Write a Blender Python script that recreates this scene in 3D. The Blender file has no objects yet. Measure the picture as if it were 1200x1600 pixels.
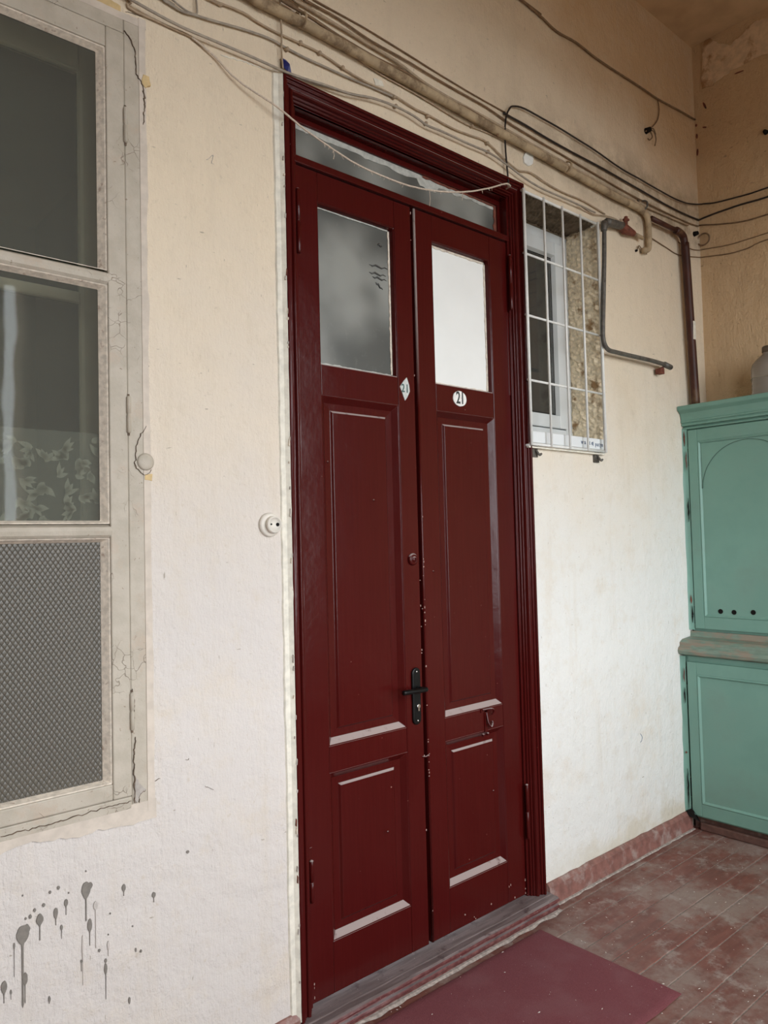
import bpy, bmesh, math, random
from mathutils import Vector, Matrix, noise as mnoise
PI = math.pi
random.seed(7)
scene = bpy.context.scene
C = scene.collection

# ------------------------------------------------------------------ camera
YAW, PITCH, ROLL, FPX = math.radians(41.138), math.radians(2.2444), math.radians(-1.4111), 1179.03
CAM = Vector((0.0, -2.15, 1.65))
_f = Vector((math.sin(YAW)*math.cos(PITCH), math.cos(YAW)*math.cos(PITCH), math.sin(PITCH)))
_r = Vector((math.cos(YAW), -math.sin(YAW), 0)); _u = _r.cross(_f)
RT = math.cos(ROLL)*_r + math.sin(ROLL)*_u
UP = -math.sin(ROLL)*_r + math.cos(ROLL)*_u
cam_d = bpy.data.cameras.new('camera'); cam = bpy.data.objects.new('camera', cam_d); C.objects.link(cam)
cam_d.sensor_fit = 'HORIZONTAL'; cam_d.sensor_width = 36; cam_d.lens = FPX*36/1200
cam_d.clip_start = .02; cam_d.clip_end = 200
m = Matrix((( RT.x, UP.x, -_f.x, CAM.x), (RT.y, UP.y, -_f.y, CAM.y), (RT.z, UP.z, -_f.z, CAM.z), (0,0,0,1)))
cam.matrix_world = m
scene.camera = cam

def ray(px, py): return RT*((px-600)/FPX) - UP*((py-800)/FPX) + _f
def wp(px, py, y=0.0):                       # pixel -> point on the plane y (door wall is y = 0)
    d = ray(px, py); t = (y-CAM.y)/d.y; return CAM + d*t
def sp(px, py, x):                           # pixel -> point on the plane x (right wall)
    d = ray(px, py); return CAM + d*((x-CAM.x)/d.x)
def fp(px, py, z=0.0):
    d = ray(px, py); return CAM + d*((z-CAM.z)/d.z)

# ------------------------------------------------------------------ world, light, exposure
W = bpy.data.worlds.new('overcast_sky'); scene.world = W; W.use_nodes = True
bg = W.node_tree.nodes['Background']; bg.inputs[0].default_value = (.90, .95, 1.0, 1); bg.inputs[1].default_value = 10.5
OPX0, OPX1, OQX0, OQX1, OPZ0, OPZ1, BACK = -0.3, 1.605, 2.25, 3.7, .80, 3.62, -3.5      # unseen bays behind the camera; the second is added to brighten the right side
for a_, b_ in ((OPX0, OPX1), (OQX0, OQX1)):                 # light portals in the unseen bays, the second one added (they give off no light of their own)
    la = bpy.data.lights.new('sky_portal', 'AREA'); la.shape = 'RECTANGLE'; la.size = b_-a_; la.size_y = OPZ1-OPZ0
    la.cycles.is_portal = True
    lo = bpy.data.objects.new('sky_portal', la); C.objects.link(lo)
    lo.location = ((a_+b_)/2, BACK-.2, (OPZ0+OPZ1)/2); lo.rotation_euler = (PI/2, 0, 0)
scene.view_settings.view_transform = 'Standard'; scene.view_settings.look = 'None'
scene.view_settings.exposure = -0.06; scene.view_settings.gamma = 1; scene.view_settings.use_curve_mapping = False

# ------------------------------------------------------------------ materials
def newmat(name):
    mt = bpy.data.materials.new(name); mt.use_nodes = True
    nt = mt.node_tree; b = nt.nodes['Principled BSDF']
    return mt, nt, b
def N(nt, typ, **kw):
    n = nt.nodes.new(typ)
    for k, v in kw.items():
        if k in n.inputs: n.inputs[k].default_value = v
        else: setattr(n, k, v)
    return n
def coords(nt, scale=(1,1,1)):
    t = N(nt, 'ShaderNodeTexCoord'); mp = N(nt, 'ShaderNodeMapping'); mp.inputs['Scale'].default_value = scale
    g = N(nt, 'ShaderNodeNewGeometry')
    nt.links.new(g.outputs['Position'], mp.inputs['Vector']); nt.nodes.remove(t)
    return mp.outputs[0]
def noise(nt, vec, scale, detail=4, rough=.55):
    n = N(nt, 'ShaderNodeTexNoise'); n.inputs['Scale'].default_value = scale; n.inputs['Detail'].default_value = detail
    n.inputs['Roughness'].default_value = rough; nt.links.new(vec, n.inputs['Vector']); return n.outputs['Fac']
def ramp(nt, fac, a, b):
    r = N(nt, 'ShaderNodeMapRange'); r.interpolation_type = 'SMOOTHSTEP'
    r.inputs['From Min'].default_value = a; r.inputs['From Max'].default_value = b
    nt.links.new(fac, r.inputs['Value']); return r.outputs[0]
def mixc(nt, fac, a, b):
    mx = N(nt, 'ShaderNodeMix', data_type='RGBA')
    for i, v in ((6, a), (7, b)):
        if isinstance(v, tuple): mx.inputs[i].default_value = (*v, 1) if len(v) == 3 else v
        else: nt.links.new(v, mx.inputs[i])
    if isinstance(fac, (int, float)): mx.inputs[0].default_value = fac
    else: nt.links.new(fac, mx.inputs[0])
    return mx.outputs[2]
def math_(nt, op, a, b=None):
    n = N(nt, 'ShaderNodeMath', operation=op)
    for i, v in ((0, a), (1, b)):
        if v is None: continue
        if isinstance(v, (int, float)): n.inputs[i].default_value = v
        else: nt.links.new(v, n.inputs[i])
    return n.outputs[0]
def bump(nt, b, h, strength, dist, prev=None):
    n = N(nt, 'ShaderNodeBump'); n.inputs['Strength'].default_value = strength; n.inputs['Distance'].default_value = dist
    nt.links.new(h, n.inputs['Height'])
    if prev is not None: nt.links.new(prev, n.inputs['Normal'])
    if b is not None: nt.links.new(n.outputs[0], b.inputs['Normal'])
    return n.outputs[0]
def simple(name, col, rough=.6, var=.12, scale=30, bmp=.15, metal=0, spec=.5, alt=None, altscale=8, althi=(.55,.7), stretch=(1,1,1), coat=0):
    mt, nt, b = newmat(name); v = coords(nt, stretch)
    n = noise(nt, v, scale)
    dark = tuple(c*(1-var) for c in col); lite = tuple(min(1, c*(1+var)) for c in col)
    c = mixc(nt, ramp(nt, n, .3, .7), dark, lite)
    if alt is not None:
        c = mixc(nt, ramp(nt, noise(nt, v, altscale, 6, .65), *althi), c, alt)
    nt.links.new(c, b.inputs['Base Color'])
    b.inputs['Roughness'].default_value = rough; b.inputs['Metallic'].default_value = metal
    b.inputs['Specular IOR Level'].default_value = spec; b.inputs['Coat Weight'].default_value = coat
    if bmp: bump(nt, b, n, bmp, .003)
    return mt

def plaster(name, white, cream, ochre, zs, pink=None):
    """lime-washed plaster: whitewash low, cream and ochre above, with some upper shade put into the colour"""
    mt, nt, b = newmat(name); v = coords(nt)
    g = N(nt, 'ShaderNodeSeparateXYZ'); nt.links.new(v, g.inputs[0])
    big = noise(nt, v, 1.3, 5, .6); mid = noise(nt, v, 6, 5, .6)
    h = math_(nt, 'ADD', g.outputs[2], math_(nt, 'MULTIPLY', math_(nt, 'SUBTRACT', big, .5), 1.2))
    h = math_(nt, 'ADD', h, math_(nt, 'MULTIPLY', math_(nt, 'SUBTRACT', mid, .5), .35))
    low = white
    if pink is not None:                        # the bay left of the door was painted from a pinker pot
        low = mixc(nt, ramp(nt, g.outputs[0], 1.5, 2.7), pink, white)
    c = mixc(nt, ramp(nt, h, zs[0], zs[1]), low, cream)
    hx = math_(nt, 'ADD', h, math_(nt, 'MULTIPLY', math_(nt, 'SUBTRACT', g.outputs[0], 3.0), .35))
    c = mixc(nt, ramp(nt, hx, zs[2], zs[3]), c, ochre)  # ochre upward and to the right carries part of the shade in the colour
    dk = tuple(x*.80 for x in cream)
    # blotches, damp stains, dents and scratches
    c = mixc(nt, math_(nt, 'MULTIPLY', ramp(nt, noise(nt, v, 2.3, 7, .7), .50, .74), .45), c, tuple(x*.88 for x in cream))
    c = mixc(nt, math_(nt, 'MULTIPLY', ramp(nt, noise(nt, v, 11, 6, .7), .50, .72), .30), c, dk)
    c = mixc(nt, math_(nt, 'MULTIPLY', ramp(nt, noise(nt, v, 42, 4, .6), .62, .72), .40), c, tuple(x*.70 for x in cream))
    if pink is not None:
        n5 = noise(nt, v, 5, 6, .7); z_, x_ = g.outputs[2], g.outputs[0]
        # soot and dust settled on the wall along the pipe run
        so_ = math_(nt, 'MULTIPLY', math_(nt, 'MULTIPLY', ramp(nt, z_, 3.28, 3.48), math_(nt, 'SUBTRACT', 1.0, ramp(nt, z_, 3.60, 3.85))), math_(nt, 'MULTIPLY', ramp(nt, x_, 2.0, 4.0), ramp(nt, n5, .32, .62)))
        c = mixc(nt, math_(nt, 'MULTIPLY', so_, .75), c, (.26,.175,.10))
        # rising damp above the skirting
        dp = math_(nt, 'MULTIPLY', math_(nt, 'SUBTRACT', 1.0, ramp(nt, math_(nt, 'ADD', z_, math_(nt, 'MULTIPLY', math_(nt, 'SUBTRACT', n5, .5), .5)), .08, .24)), ramp(nt, x_, 2.3, 3.6))
        c = mixc(nt, math_(nt, 'MULTIPLY', dp, .7), c, (.60,.53,.40))
    for sc, th in (((26, 26, 90), .735), ((95, 95, 22), .735)):
        m_ = N(nt, 'ShaderNodeMapping'); m_.inputs['Scale'].default_value = sc; nt.links.new(v, m_.inputs[0])
        c = mixc(nt, math_(nt, 'MULTIPLY', ramp(nt, noise(nt, m_.outputs[0], 1.0, 2, .4), th, th+.05), .7), c, tuple(x*.42 for x in cream))
    vs = N(nt, 'ShaderNodeMapping'); vs.inputs['Scale'].default_value = (14, 14, 1.2); nt.links.new(v, vs.inputs[0])
    streak = noise(nt, vs.outputs[0], 1.0, 4)
    c = mixc(nt, math_(nt, 'MULTIPLY', ramp(nt, streak, .52, .8), .28), c, dk)
    nt.links.new(c, b.inputs['Base Color']); b.inputs['Roughness'].default_value = .8; b.inputs['Specular IOR Level'].default_value = .3
    p = bump(nt, None, noise(nt, v, 7, 7, .62), .7, .03)
    vb = N(nt, 'ShaderNodeMapping'); vb.inputs['Scale'].default_value = (80, 80, 24); nt.links.new(v, vb.inputs[0])
    p = bump(nt, None, noise(nt, vb.outputs[0], 1.0, 5, .65), .75, .006, p)
    bump(nt, b, noise(nt, v, 190, 3), .5, .002, p)
    return mt
M = {}
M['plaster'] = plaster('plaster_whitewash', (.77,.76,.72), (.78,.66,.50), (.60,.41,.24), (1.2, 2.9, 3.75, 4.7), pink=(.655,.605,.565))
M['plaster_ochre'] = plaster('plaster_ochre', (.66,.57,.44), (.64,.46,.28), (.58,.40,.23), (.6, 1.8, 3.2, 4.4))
M['ceil'] = simple('ceiling_plaster', (.55,.38,.22), .9, .1, 6, .2, spec=.2)
M['strip'] = simple('cream_filler', (.74,.70,.60), .8, .1, 40, .4, spec=.3, alt=(.56,.47,.36), altscale=25, althi=(.66,.74))
M['smear_plaster'] = simple('smeared_plaster', (.60,.525,.445), .85, .08, 25, .4, spec=.2)
M['ochre_patch'] = simple('bare_ochre_patch', (.62,.46,.24), .9, .12, 30, .2, spec=.2)
M['patch_grey'] = simple('bare_cement', (.40,.36,.32), .9, .15, 60, .4, spec=.2)
M['crack'] = simple('crack_dark', (.15,.11,.08), .95, .3, 60, 0, spec=.1)
M['splash'] = simple('grey_paint_splash', (.20,.18,.155), .55, .1, 80, .2)
M['splash_pale'] = simple('pale_paint_run', (.52,.47,.43), .6, .1, 80, .2)
M['peel'] = simple('peeling_limewash', (.66,.49,.32), .9, .12, 25, .5, spec=.2, alt=(.36,.20,.095), altscale=8, althi=(.5,.66))

def door_paint():
    mt, nt, b = newmat('oxblood_gloss_paint'); v = coords(nt)
    st = N(nt, 'ShaderNodeMapping'); st.inputs['Scale'].default_value = (120, 120, 5); nt.links.new(v, st.inputs[0])
    br = noise(nt, st.outputs[0], 1, 3)
    c = mixc(nt, ramp(nt, br, .2, .8), (.054,.0040,.0034), (.063,.0052,.0045))
    c = mixc(nt, math_(nt, 'MULTIPLY', ramp(nt, noise(nt, v, 2.2, 5), .45, .75), .5), c, (.068,.0072,.0064))
    # a few pale chips where the paint has gone
    c = mixc(nt, ramp(nt, noise(nt, v, 95, 2, .4), .80, .82), c, (.42,.22,.18))
    gn = N(nt, 'ShaderNodeNewGeometry'); sn = N(nt, 'ShaderNodeSeparateXYZ'); nt.links.new(gn.outputs['Normal'], sn.inputs[0])
    dust = math_(nt, 'MULTIPLY', ramp(nt, sn.outputs[2], .35, .62), ramp(nt, noise(nt, v, 30, 4), .18, .42))     # dust lies on every upward ledge
    c = mixc(nt, dust, c, (.36,.285,.265)); nt.links.new(math_(nt, 'ADD', math_(nt, 'MULTIPLY', dust, .6), .2), b.inputs['Roughness'])
    nt.links.new(c, b.inputs['Base Color']); b.inputs['Roughness'].default_value = .22; b.inputs['Specular IOR Level'].default_value = .24
    p = bump(nt, None, br, .06, .002)
    p = bump(nt, None, noise(nt, v, 55, 4, .6), .12, .003, p)
    bump(nt, b, noise(nt, v, 7, 3), .12, .02, p)
    return mt
M['door'] = door_paint()
def sill_paint():
    mt, nt, b = newmat('worn_sill_paint'); v = coords(nt)
    g = N(nt, 'ShaderNodeNewGeometry'); s = N(nt, 'ShaderNodeSeparateXYZ'); nt.links.new(g.outputs['True Normal'], s.inputs[0])
    st = N(nt, 'ShaderNodeMapping'); st.inputs['Scale'].default_value = (6, 60, 60); nt.links.new(v, st.inputs[0])
    c = mixc(nt, ramp(nt, noise(nt, st.outputs[0], 1, 5), .35, .7), (.15,.115,.11), (.24,.19,.185))
    c = mixc(nt, ramp(nt, noise(nt, v, 14, 6, .7), .56, .66), c, (.10,.065,.065))
    red = mixc(nt, ramp(nt, noise(nt, v, 40, 4), .4, .65), (.10,.02,.02), (.17,.06,.055))
    c = mixc(nt, ramp(nt, s.outputs[2], .6, .85), red, c)
    c = mixc(nt, ramp(nt, noise(nt, v, 130, 2), .72, .76), c, (.5,.42,.38))
    nt.links.new(c, b.inputs['Base Color']); b.inputs['Roughness'].default_value = .42
    bump(nt, b, noise(nt, st.outputs[0], 2, 5), .3, .004); return mt
M['sill'] = sill_paint()
M['bare_chip'] = simple('bare_primer', (.52,.34,.29), .7, .2, 60, 0)
M['basebd'] = simple('worn_red_skirting', (.23,.105,.085), .5, .2, 30, .3, alt=(.34,.25,.22), altscale=14, althi=(.48,.68))

def floor_paint():
    mt, nt, b = newmat('worn_red_floor_paint'); v = coords(nt)
    st = N(nt, 'ShaderNodeMapping'); st.inputs['Scale'].default_value = (5, 30, 30); nt.links.new(v, st.inputs[0])
    oi = N(nt, 'ShaderNodeObjectInfo')
    c = mixc(nt, ramp(nt, noise(nt, st.outputs[0], 1, 5), .3, .7), (.145,.044,.031), (.21,.070,.050))
    c = mixc(nt, math_(nt, 'MULTIPLY', oi.outputs['Random'], .35), c, (.13,.06,.05))
    c = mixc(nt, ramp(nt, noise(nt, v, 2.6, 7, .72), .42, .62), c, (.25,.172,.142))     # trodden-in dust
    c = mixc(nt, math_(nt, 'MULTIPLY', ramp(nt, noise(nt, v, 9, 6, .7), .52, .66), .7), c, (.33,.26,.225))
    c = mixc(nt, ramp(nt, noise(nt, v, 75, 3), .70, .76), c, (.42,.36,.32))
    nt.links.new(c, b.inputs['Base Color']); b.inputs['Roughness'].default_value = .48
    bump(nt, b, noise(nt, st.outputs[0], 3, 5), .25, .003); return mt
M['floor'] = floor_paint()
M['grout'] = simple('seam_dust', (.40,.34,.30), .9, .25, 70, .2, spec=.2)
def mat_mat():
    mt, nt, b = newmat('maroon_doormat'); v = coords(nt)
    n = noise(nt, v, 420, 2)
    c = mixc(nt, n, (.13,.030,.038), (.29,.10,.11))
    c = mixc(nt, math_(nt, 'MULTIPLY', ramp(nt, noise(nt, v, 5, 5), .45, .7), .45), c, (.25,.11,.115))
    c = mixc(nt, ramp(nt, noise(nt, v, 160, 2), .72, .77), c, (.55,.45,.42))
    nt.links.new(c, b.inputs['Base Color']); b.inputs['Roughness'].default_value = .9; b.inputs['Specular IOR Level'].default_value = .2
    bump(nt, b, n, .7, .004); return mt
M['mat'] = mat_mat()
def old_paint():
    mt, nt, b = newmat('old_cream_window_paint'); v = coords(nt)
    c = mixc(nt, ramp(nt, noise(nt, v, 14, 5), .3, .7), (.42,.37,.295), (.50,.445,.365))
    c = mixc(nt, math_(nt, 'MULTIPLY', ramp(nt, noise(nt, v, 9, 7, .75), .54, .66), .75), c, (.47,.385,.30))
    wv = N(nt, 'ShaderNodeMix', data_type='VECTOR'); wn = N(nt, 'ShaderNodeTexNoise'); wn.inputs['Scale'].default_value = 18; nt.links.new(v, wn.inputs['Vector'])
    wv.inputs[0].default_value = .06; nt.links.new(v, wv.inputs[4]); nt.links.new(wn.outputs['Color'], wv.inputs[5])
    vo = N(nt, 'ShaderNodeTexVoronoi', feature='DISTANCE_TO_EDGE'); vo.inputs['Scale'].default_value = 26; nt.links.new(wv.outputs[1], vo.inputs['Vector'])
    line = math_(nt, 'SUBTRACT', 1.0, ramp(nt, vo.outputs['Distance'], .004, .022))
    mask = ramp(nt, noise(nt, v, 6.5, 4), .54, .63)
    ck = math_(nt, 'MULTIPLY', line, mask)
    c = mixc(nt, math_(nt, 'MULTIPLY', ck, .75), c, (.20,.155,.115))
    c = mixc(nt, ramp(nt, noise(nt, v, 85, 2), .70, .75), c, (.30,.24,.18))
    nt.links.new(c, b.inputs['Base Color']); b.inputs['Roughness'].default_value = .55; b.inputs['Specular IOR Level'].default_value = .4
    p = bump(nt, None, math_(nt, 'SUBTRACT', 1.0, ck), .6, .002)
    bump(nt, b, noise(nt, v, 30, 6, .65), .5, .005, p); return mt
M['wwin'] = old_paint()
M['inner_paint'] = simple('inner_cream_paint', (.84,.75,.61), .5, .05, 14, .2)
M['putty'] = simple('old_putty', (.66,.58,.48), .8, .15, 60, .5, alt=(.42,.32,.25), altscale=40, althi=(.58,.7))
M['pvc'] = simple('white_pvc', (.62,.64,.63), .3, .02, 5, 0)
M['pvc_sill'] = simple('white_plastic_sill', (.78,.80,.80), .35, .02, 5, 0)
M['whitepaint'] = simple('white_enamel', (.80,.80,.76), .4, .05, 40, .15, alt=(.5,.44,.36), altscale=60, althi=(.70,.76))
M['green'] = simple('sea_green_paint', (.172,.335,.272), .5, .06, 6, .12, alt=(.17,.30,.245), altscale=3, althi=(.4,.7))
M['green_worn'] = simple('worn_green_ledge', (.185,.255,.20), .55, .12, 18, .3, alt=(.27,.225,.17), altscale=7, althi=(.45,.6), stretch=(3,1,3))
M['groove'] = simple('dark_green_joint', (.05,.10,.08), .7, .2, 40, 0)
M['toe'] = simple('brown_plinth', (.13,.065,.050), .6, .2, 30, .3, alt=(.26,.19,.16), altscale=10)
M['hole'] = simple('hole_black', (.012,.010,.009), .9, .1, 10, 0, spec=.1)
M['cable_black'] = simple('black_cable', (.018,.012,.010), .5, .2, 40, 0)
M['cable_tan'] = simple('painted_over_cable', (.42,.32,.22), .75, .15, 40, .2, spec=.3)
M['cable_grey'] = simple('dusty_grey_cable', (.36,.31,.25), .7, .15, 40, .2, spec=.3)
M['cable_brown'] = simple('brown_cable', (.20,.125,.07), .7, .2, 40, .2, spec=.3)
M['pipe'] = simple('dirty_painted_pipe', (.45,.345,.22), .8, .15, 14, .5, spec=.25, alt=(.22,.155,.095), altscale=13, althi=(.45,.66))
M['iron'] = simple('grey_iron_pipe', (.115,.105,.09), .5, .25, 40, .3, alt=(.05,.035,.025), altscale=25, metal=.2)
M['rust'] = simple('rust', (.16,.045,.025), .75, .3, 50, .5, alt=(.05,.03,.02), altscale=20)
M['brownpipe'] = simple('dark_red_pipe', (.060,.020,.013), .45, .2, 20, .2, spec=.3, alt=(.15,.085,.045), altscale=5, althi=(.52,.66), stretch=(1,1,.35))
M['string'] = simple('pale_twine', (.62,.52,.42), .85, .15, 200, .5, spec=.2)
M['socket'] = simple('painted_bakelite', (.70,.65,.57), .5, .06, 30, .15)
M['blackmetal'] = simple('black_handle', (.012,.012,.012), .32, .2, 60, 0, metal=.6)
M['chrome'] = simple('screw_steel', (.6,.58,.55), .25, .1, 60, 0, metal=1)
M['enamel'] = simple('white_number_enamel', (.82,.80,.76), .25, .05, 60, 0, alt=(.45,.10,.08), altscale=70, althi=(.68,.72))
M['enamel_grey'] = simple('grey_number_enamel', (.55,.57,.54), .4, .08, 60, 0)
M['ink'] = simple('black_ink', (.02,.03,.03), .5, .1, 60, 0)
M['ink_green'] = simple('faded_green_ink', (.05,.11,.10), .5, .1, 60, 0)
M['ink_blue'] = simple('grey_blue_print', (.18,.22,.30), .5, .1, 60, 0)
M['blue'] = simple('blue_tape', (.015,.022,.16), .4, .2, 60, .2)
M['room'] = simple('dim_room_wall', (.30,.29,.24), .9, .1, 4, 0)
M['room_dark'] = simple('dim_room_dark', (.12,.115,.095), .9, .1, 4, 0)
M['stone'] = simple('rough_shell_stone', (.84,.72,.52), .95, .18, 60, .8, spec=.2, alt=(.34,.21,.105), altscale=11, althi=(.53,.66))
M['dark_brown'] = simple('dark_soffit', (.15,.115,.08), .95, .3, 25, .5, spec=.1)  # darker brown than the stone at the side
M['ground'] = simple('courtyard_ground', (.15,.14,.125), .95, .1, 2, 0)
M['flake'] = simple('white_flake', (.62,.56,.50), .8, .2, 90, 0)

def glass_clear(name='window_glass', ior=1.28, dirt=.13):
    mt, nt, b = newmat(name); nt.nodes.remove(b); out = nt.nodes['Material Output']
    tr = N(nt, 'ShaderNodeBsdfTransparent'); tr.inputs[0].default_value = (.82,.84,.80,1)
    gl = N(nt, 'ShaderNodeBsdfGlossy'); gl.inputs['Roughness'].default_value = .03
    df = N(nt, 'ShaderNodeBsdfDiffuse'); df.inputs[0].default_value = (.34,.33,.29,1)
    v = coords(nt); h = noise(nt, v, 3, 2); bp = bump(nt, None, h, .05, .02); nt.links.new(bp, gl.inputs['Normal'])
    fr = N(nt, 'ShaderNodeFresnel'); fr.inputs[0].default_value = ior
    m1 = N(nt, 'ShaderNodeMixShader'); m1.inputs[0].default_value = dirt; nt.links.new(tr.outputs[0], m1.inputs[1]); nt.links.new(df.outputs[0], m1.inputs[2])
    m2 = N(nt, 'ShaderNodeMixShader'); nt.links.new(fr.outputs[0], m2.inputs[0]); nt.links.new(m1.outputs[0], m2.inputs[1]); nt.links.new(gl.outputs[0], m2.inputs[2])
    nt.links.new(m2.outputs[0], out.inputs[0]); return mt
M['glass'] = glass_clear(); M['glass2'] = glass_clear('grille_window_glass', 1.6, .16)
def glass_embossed():
    mt, nt, b = newmat('diamond_embossed_glass'); nt.nodes.remove(b); out = nt.nodes['Material Output']
    v = coords(nt); s = N(nt, 'ShaderNodeSeparateXYZ'); nt.links.new(v, s.inputs[0])
    k = 2*PI/.0125
    a = math_(nt, 'ADD', math_(nt, 'MULTIPLY', s.outputs[0], k*.9), math_(nt, 'MULTIPLY', s.outputs[2], k*.62))
    c = math_(nt, 'SUBTRACT', math_(nt, 'MULTIPLY', s.outputs[0], k*.9), math_(nt, 'MULTIPLY', s.outputs[2], k*.62))
    h = math_(nt, 'MULTIPLY', math_(nt, 'ABSOLUTE', math_(nt, 'SINE', math_(nt, 'MULTIPLY', a, .5))), math_(nt, 'ABSOLUTE', math_(nt, 'SINE', math_(nt, 'MULTIPLY', c, .5))))
    h = math_(nt, 'POWER', h, .45)
    bp = bump(nt, None, h, .55, .003)
    tr = N(nt, 'ShaderNodeBsdfTransparent'); tr.inputs[0].default_value = (.62,.62,.55,1)
    gl = N(nt, 'ShaderNodeBsdfGlossy'); gl.inputs['Roughness'].default_value = .32; nt.links.new(bp, gl.inputs['Normal'])
    df = N(nt, 'ShaderNodeBsdfDiffuse'); nt.links.new(bp, df.inputs['Normal'])
    nt.links.new(mixc(nt, ramp(nt, h, .15, .75), (.13,.112,.090), (.20,.178,.145)), df.inputs[0])
    m1 = N(nt, 'ShaderNodeMixShader'); m1.inputs[0].default_value = .5; nt.links.new(tr.outputs[0], m1.inputs[1]); nt.links.new(df.outputs[0], m1.inputs[2])
    fr = N(nt, 'ShaderNodeFresnel'); fr.inputs[0].default_value = 1.5; nt.links.new(bp, fr.inputs['Normal'])
    m2 = N(nt, 'ShaderNodeMixShader'); nt.links.new(fr.outputs[0], m2.inputs[0]); nt.links.new(m1.outputs[0], m2.inputs[1]); nt.links.new(gl.outputs[0], m2.inputs[2])
    nt.links.new(m2.outputs[0], out.inputs[0]); return mt
M['glass_emb'] = glass_embossed()
def lace(name, col, fac):
    mt, nt, b = newmat(name); nt.nodes.remove(b); out = nt.nodes['Material Output']
    tr = N(nt, 'ShaderNodeBsdfTransparent'); df = N(nt, 'ShaderNodeBsdfDiffuse'); df.inputs[0].default_value = (*col, 1)
    m1 = N(nt, 'ShaderNodeMixShader'); m1.inputs[0].default_value = fac
    nt.links.new(tr.outputs[0], m1.inputs[1]); nt.links.new(df.outputs[0], m1.inputs[2]); nt.links.new(m1.outputs[0], out.inputs[0]); return mt
M['lace'] = lace('sheer_net', (.46,.46,.42), .30)
M['leaf'] = lace('woven_leaf', (.62,.60,.53), .55)
def glass_dusty():
    mt, nt, b = newmat('dust_coated_glass'); v = coords(nt)
    n1 = noise(nt, v, 3.2, 2, .4); n2 = noise(nt, v, 30, 5, .7)
    c = mixc(nt, ramp(nt, n1, .36, .66), (.085,.088,.080), (.27,.275,.25))
    c = mixc(nt, math_(nt, 'MULTIPLY', ramp(nt, n2, .55, .8), .16), c, (.36,.36,.33))
    nt.links.new(c, b.inputs['Base Color']); b.inputs['Roughness'].default_value = .32; b.inputs['Specular IOR Level'].default_value = .5
    return mt
M['glass_dusty'] = glass_dusty()
M['dust_edge'] = simple('pale_dust_rim', (.45,.45,.41), .8, .15, 40, 0, spec=.3)
M['whitepane'] = simple('white_painted_pane', (.86,.87,.84), .25, .02, 5, 0)
M['smear'] = simple('dark_smear', (.06,.06,.055), .5, .2, 60, 0)
def bottle_plastic():
    mt, nt, b = newmat('cloudy_clear_plastic')
    b.inputs['Base Color'].default_value = (.42,.38,.33,1); b.inputs['Roughness'].default_value = .18
    b.inputs['Transmission Weight'].default_value = .55; b.inputs['IOR'].default_value = 1.3
    return mt
M['plastic'] = bottle_plastic()
M['neck'] = simple('brown_neck', (.10,.07,.045), .4, .2, 40, 0)

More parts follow.
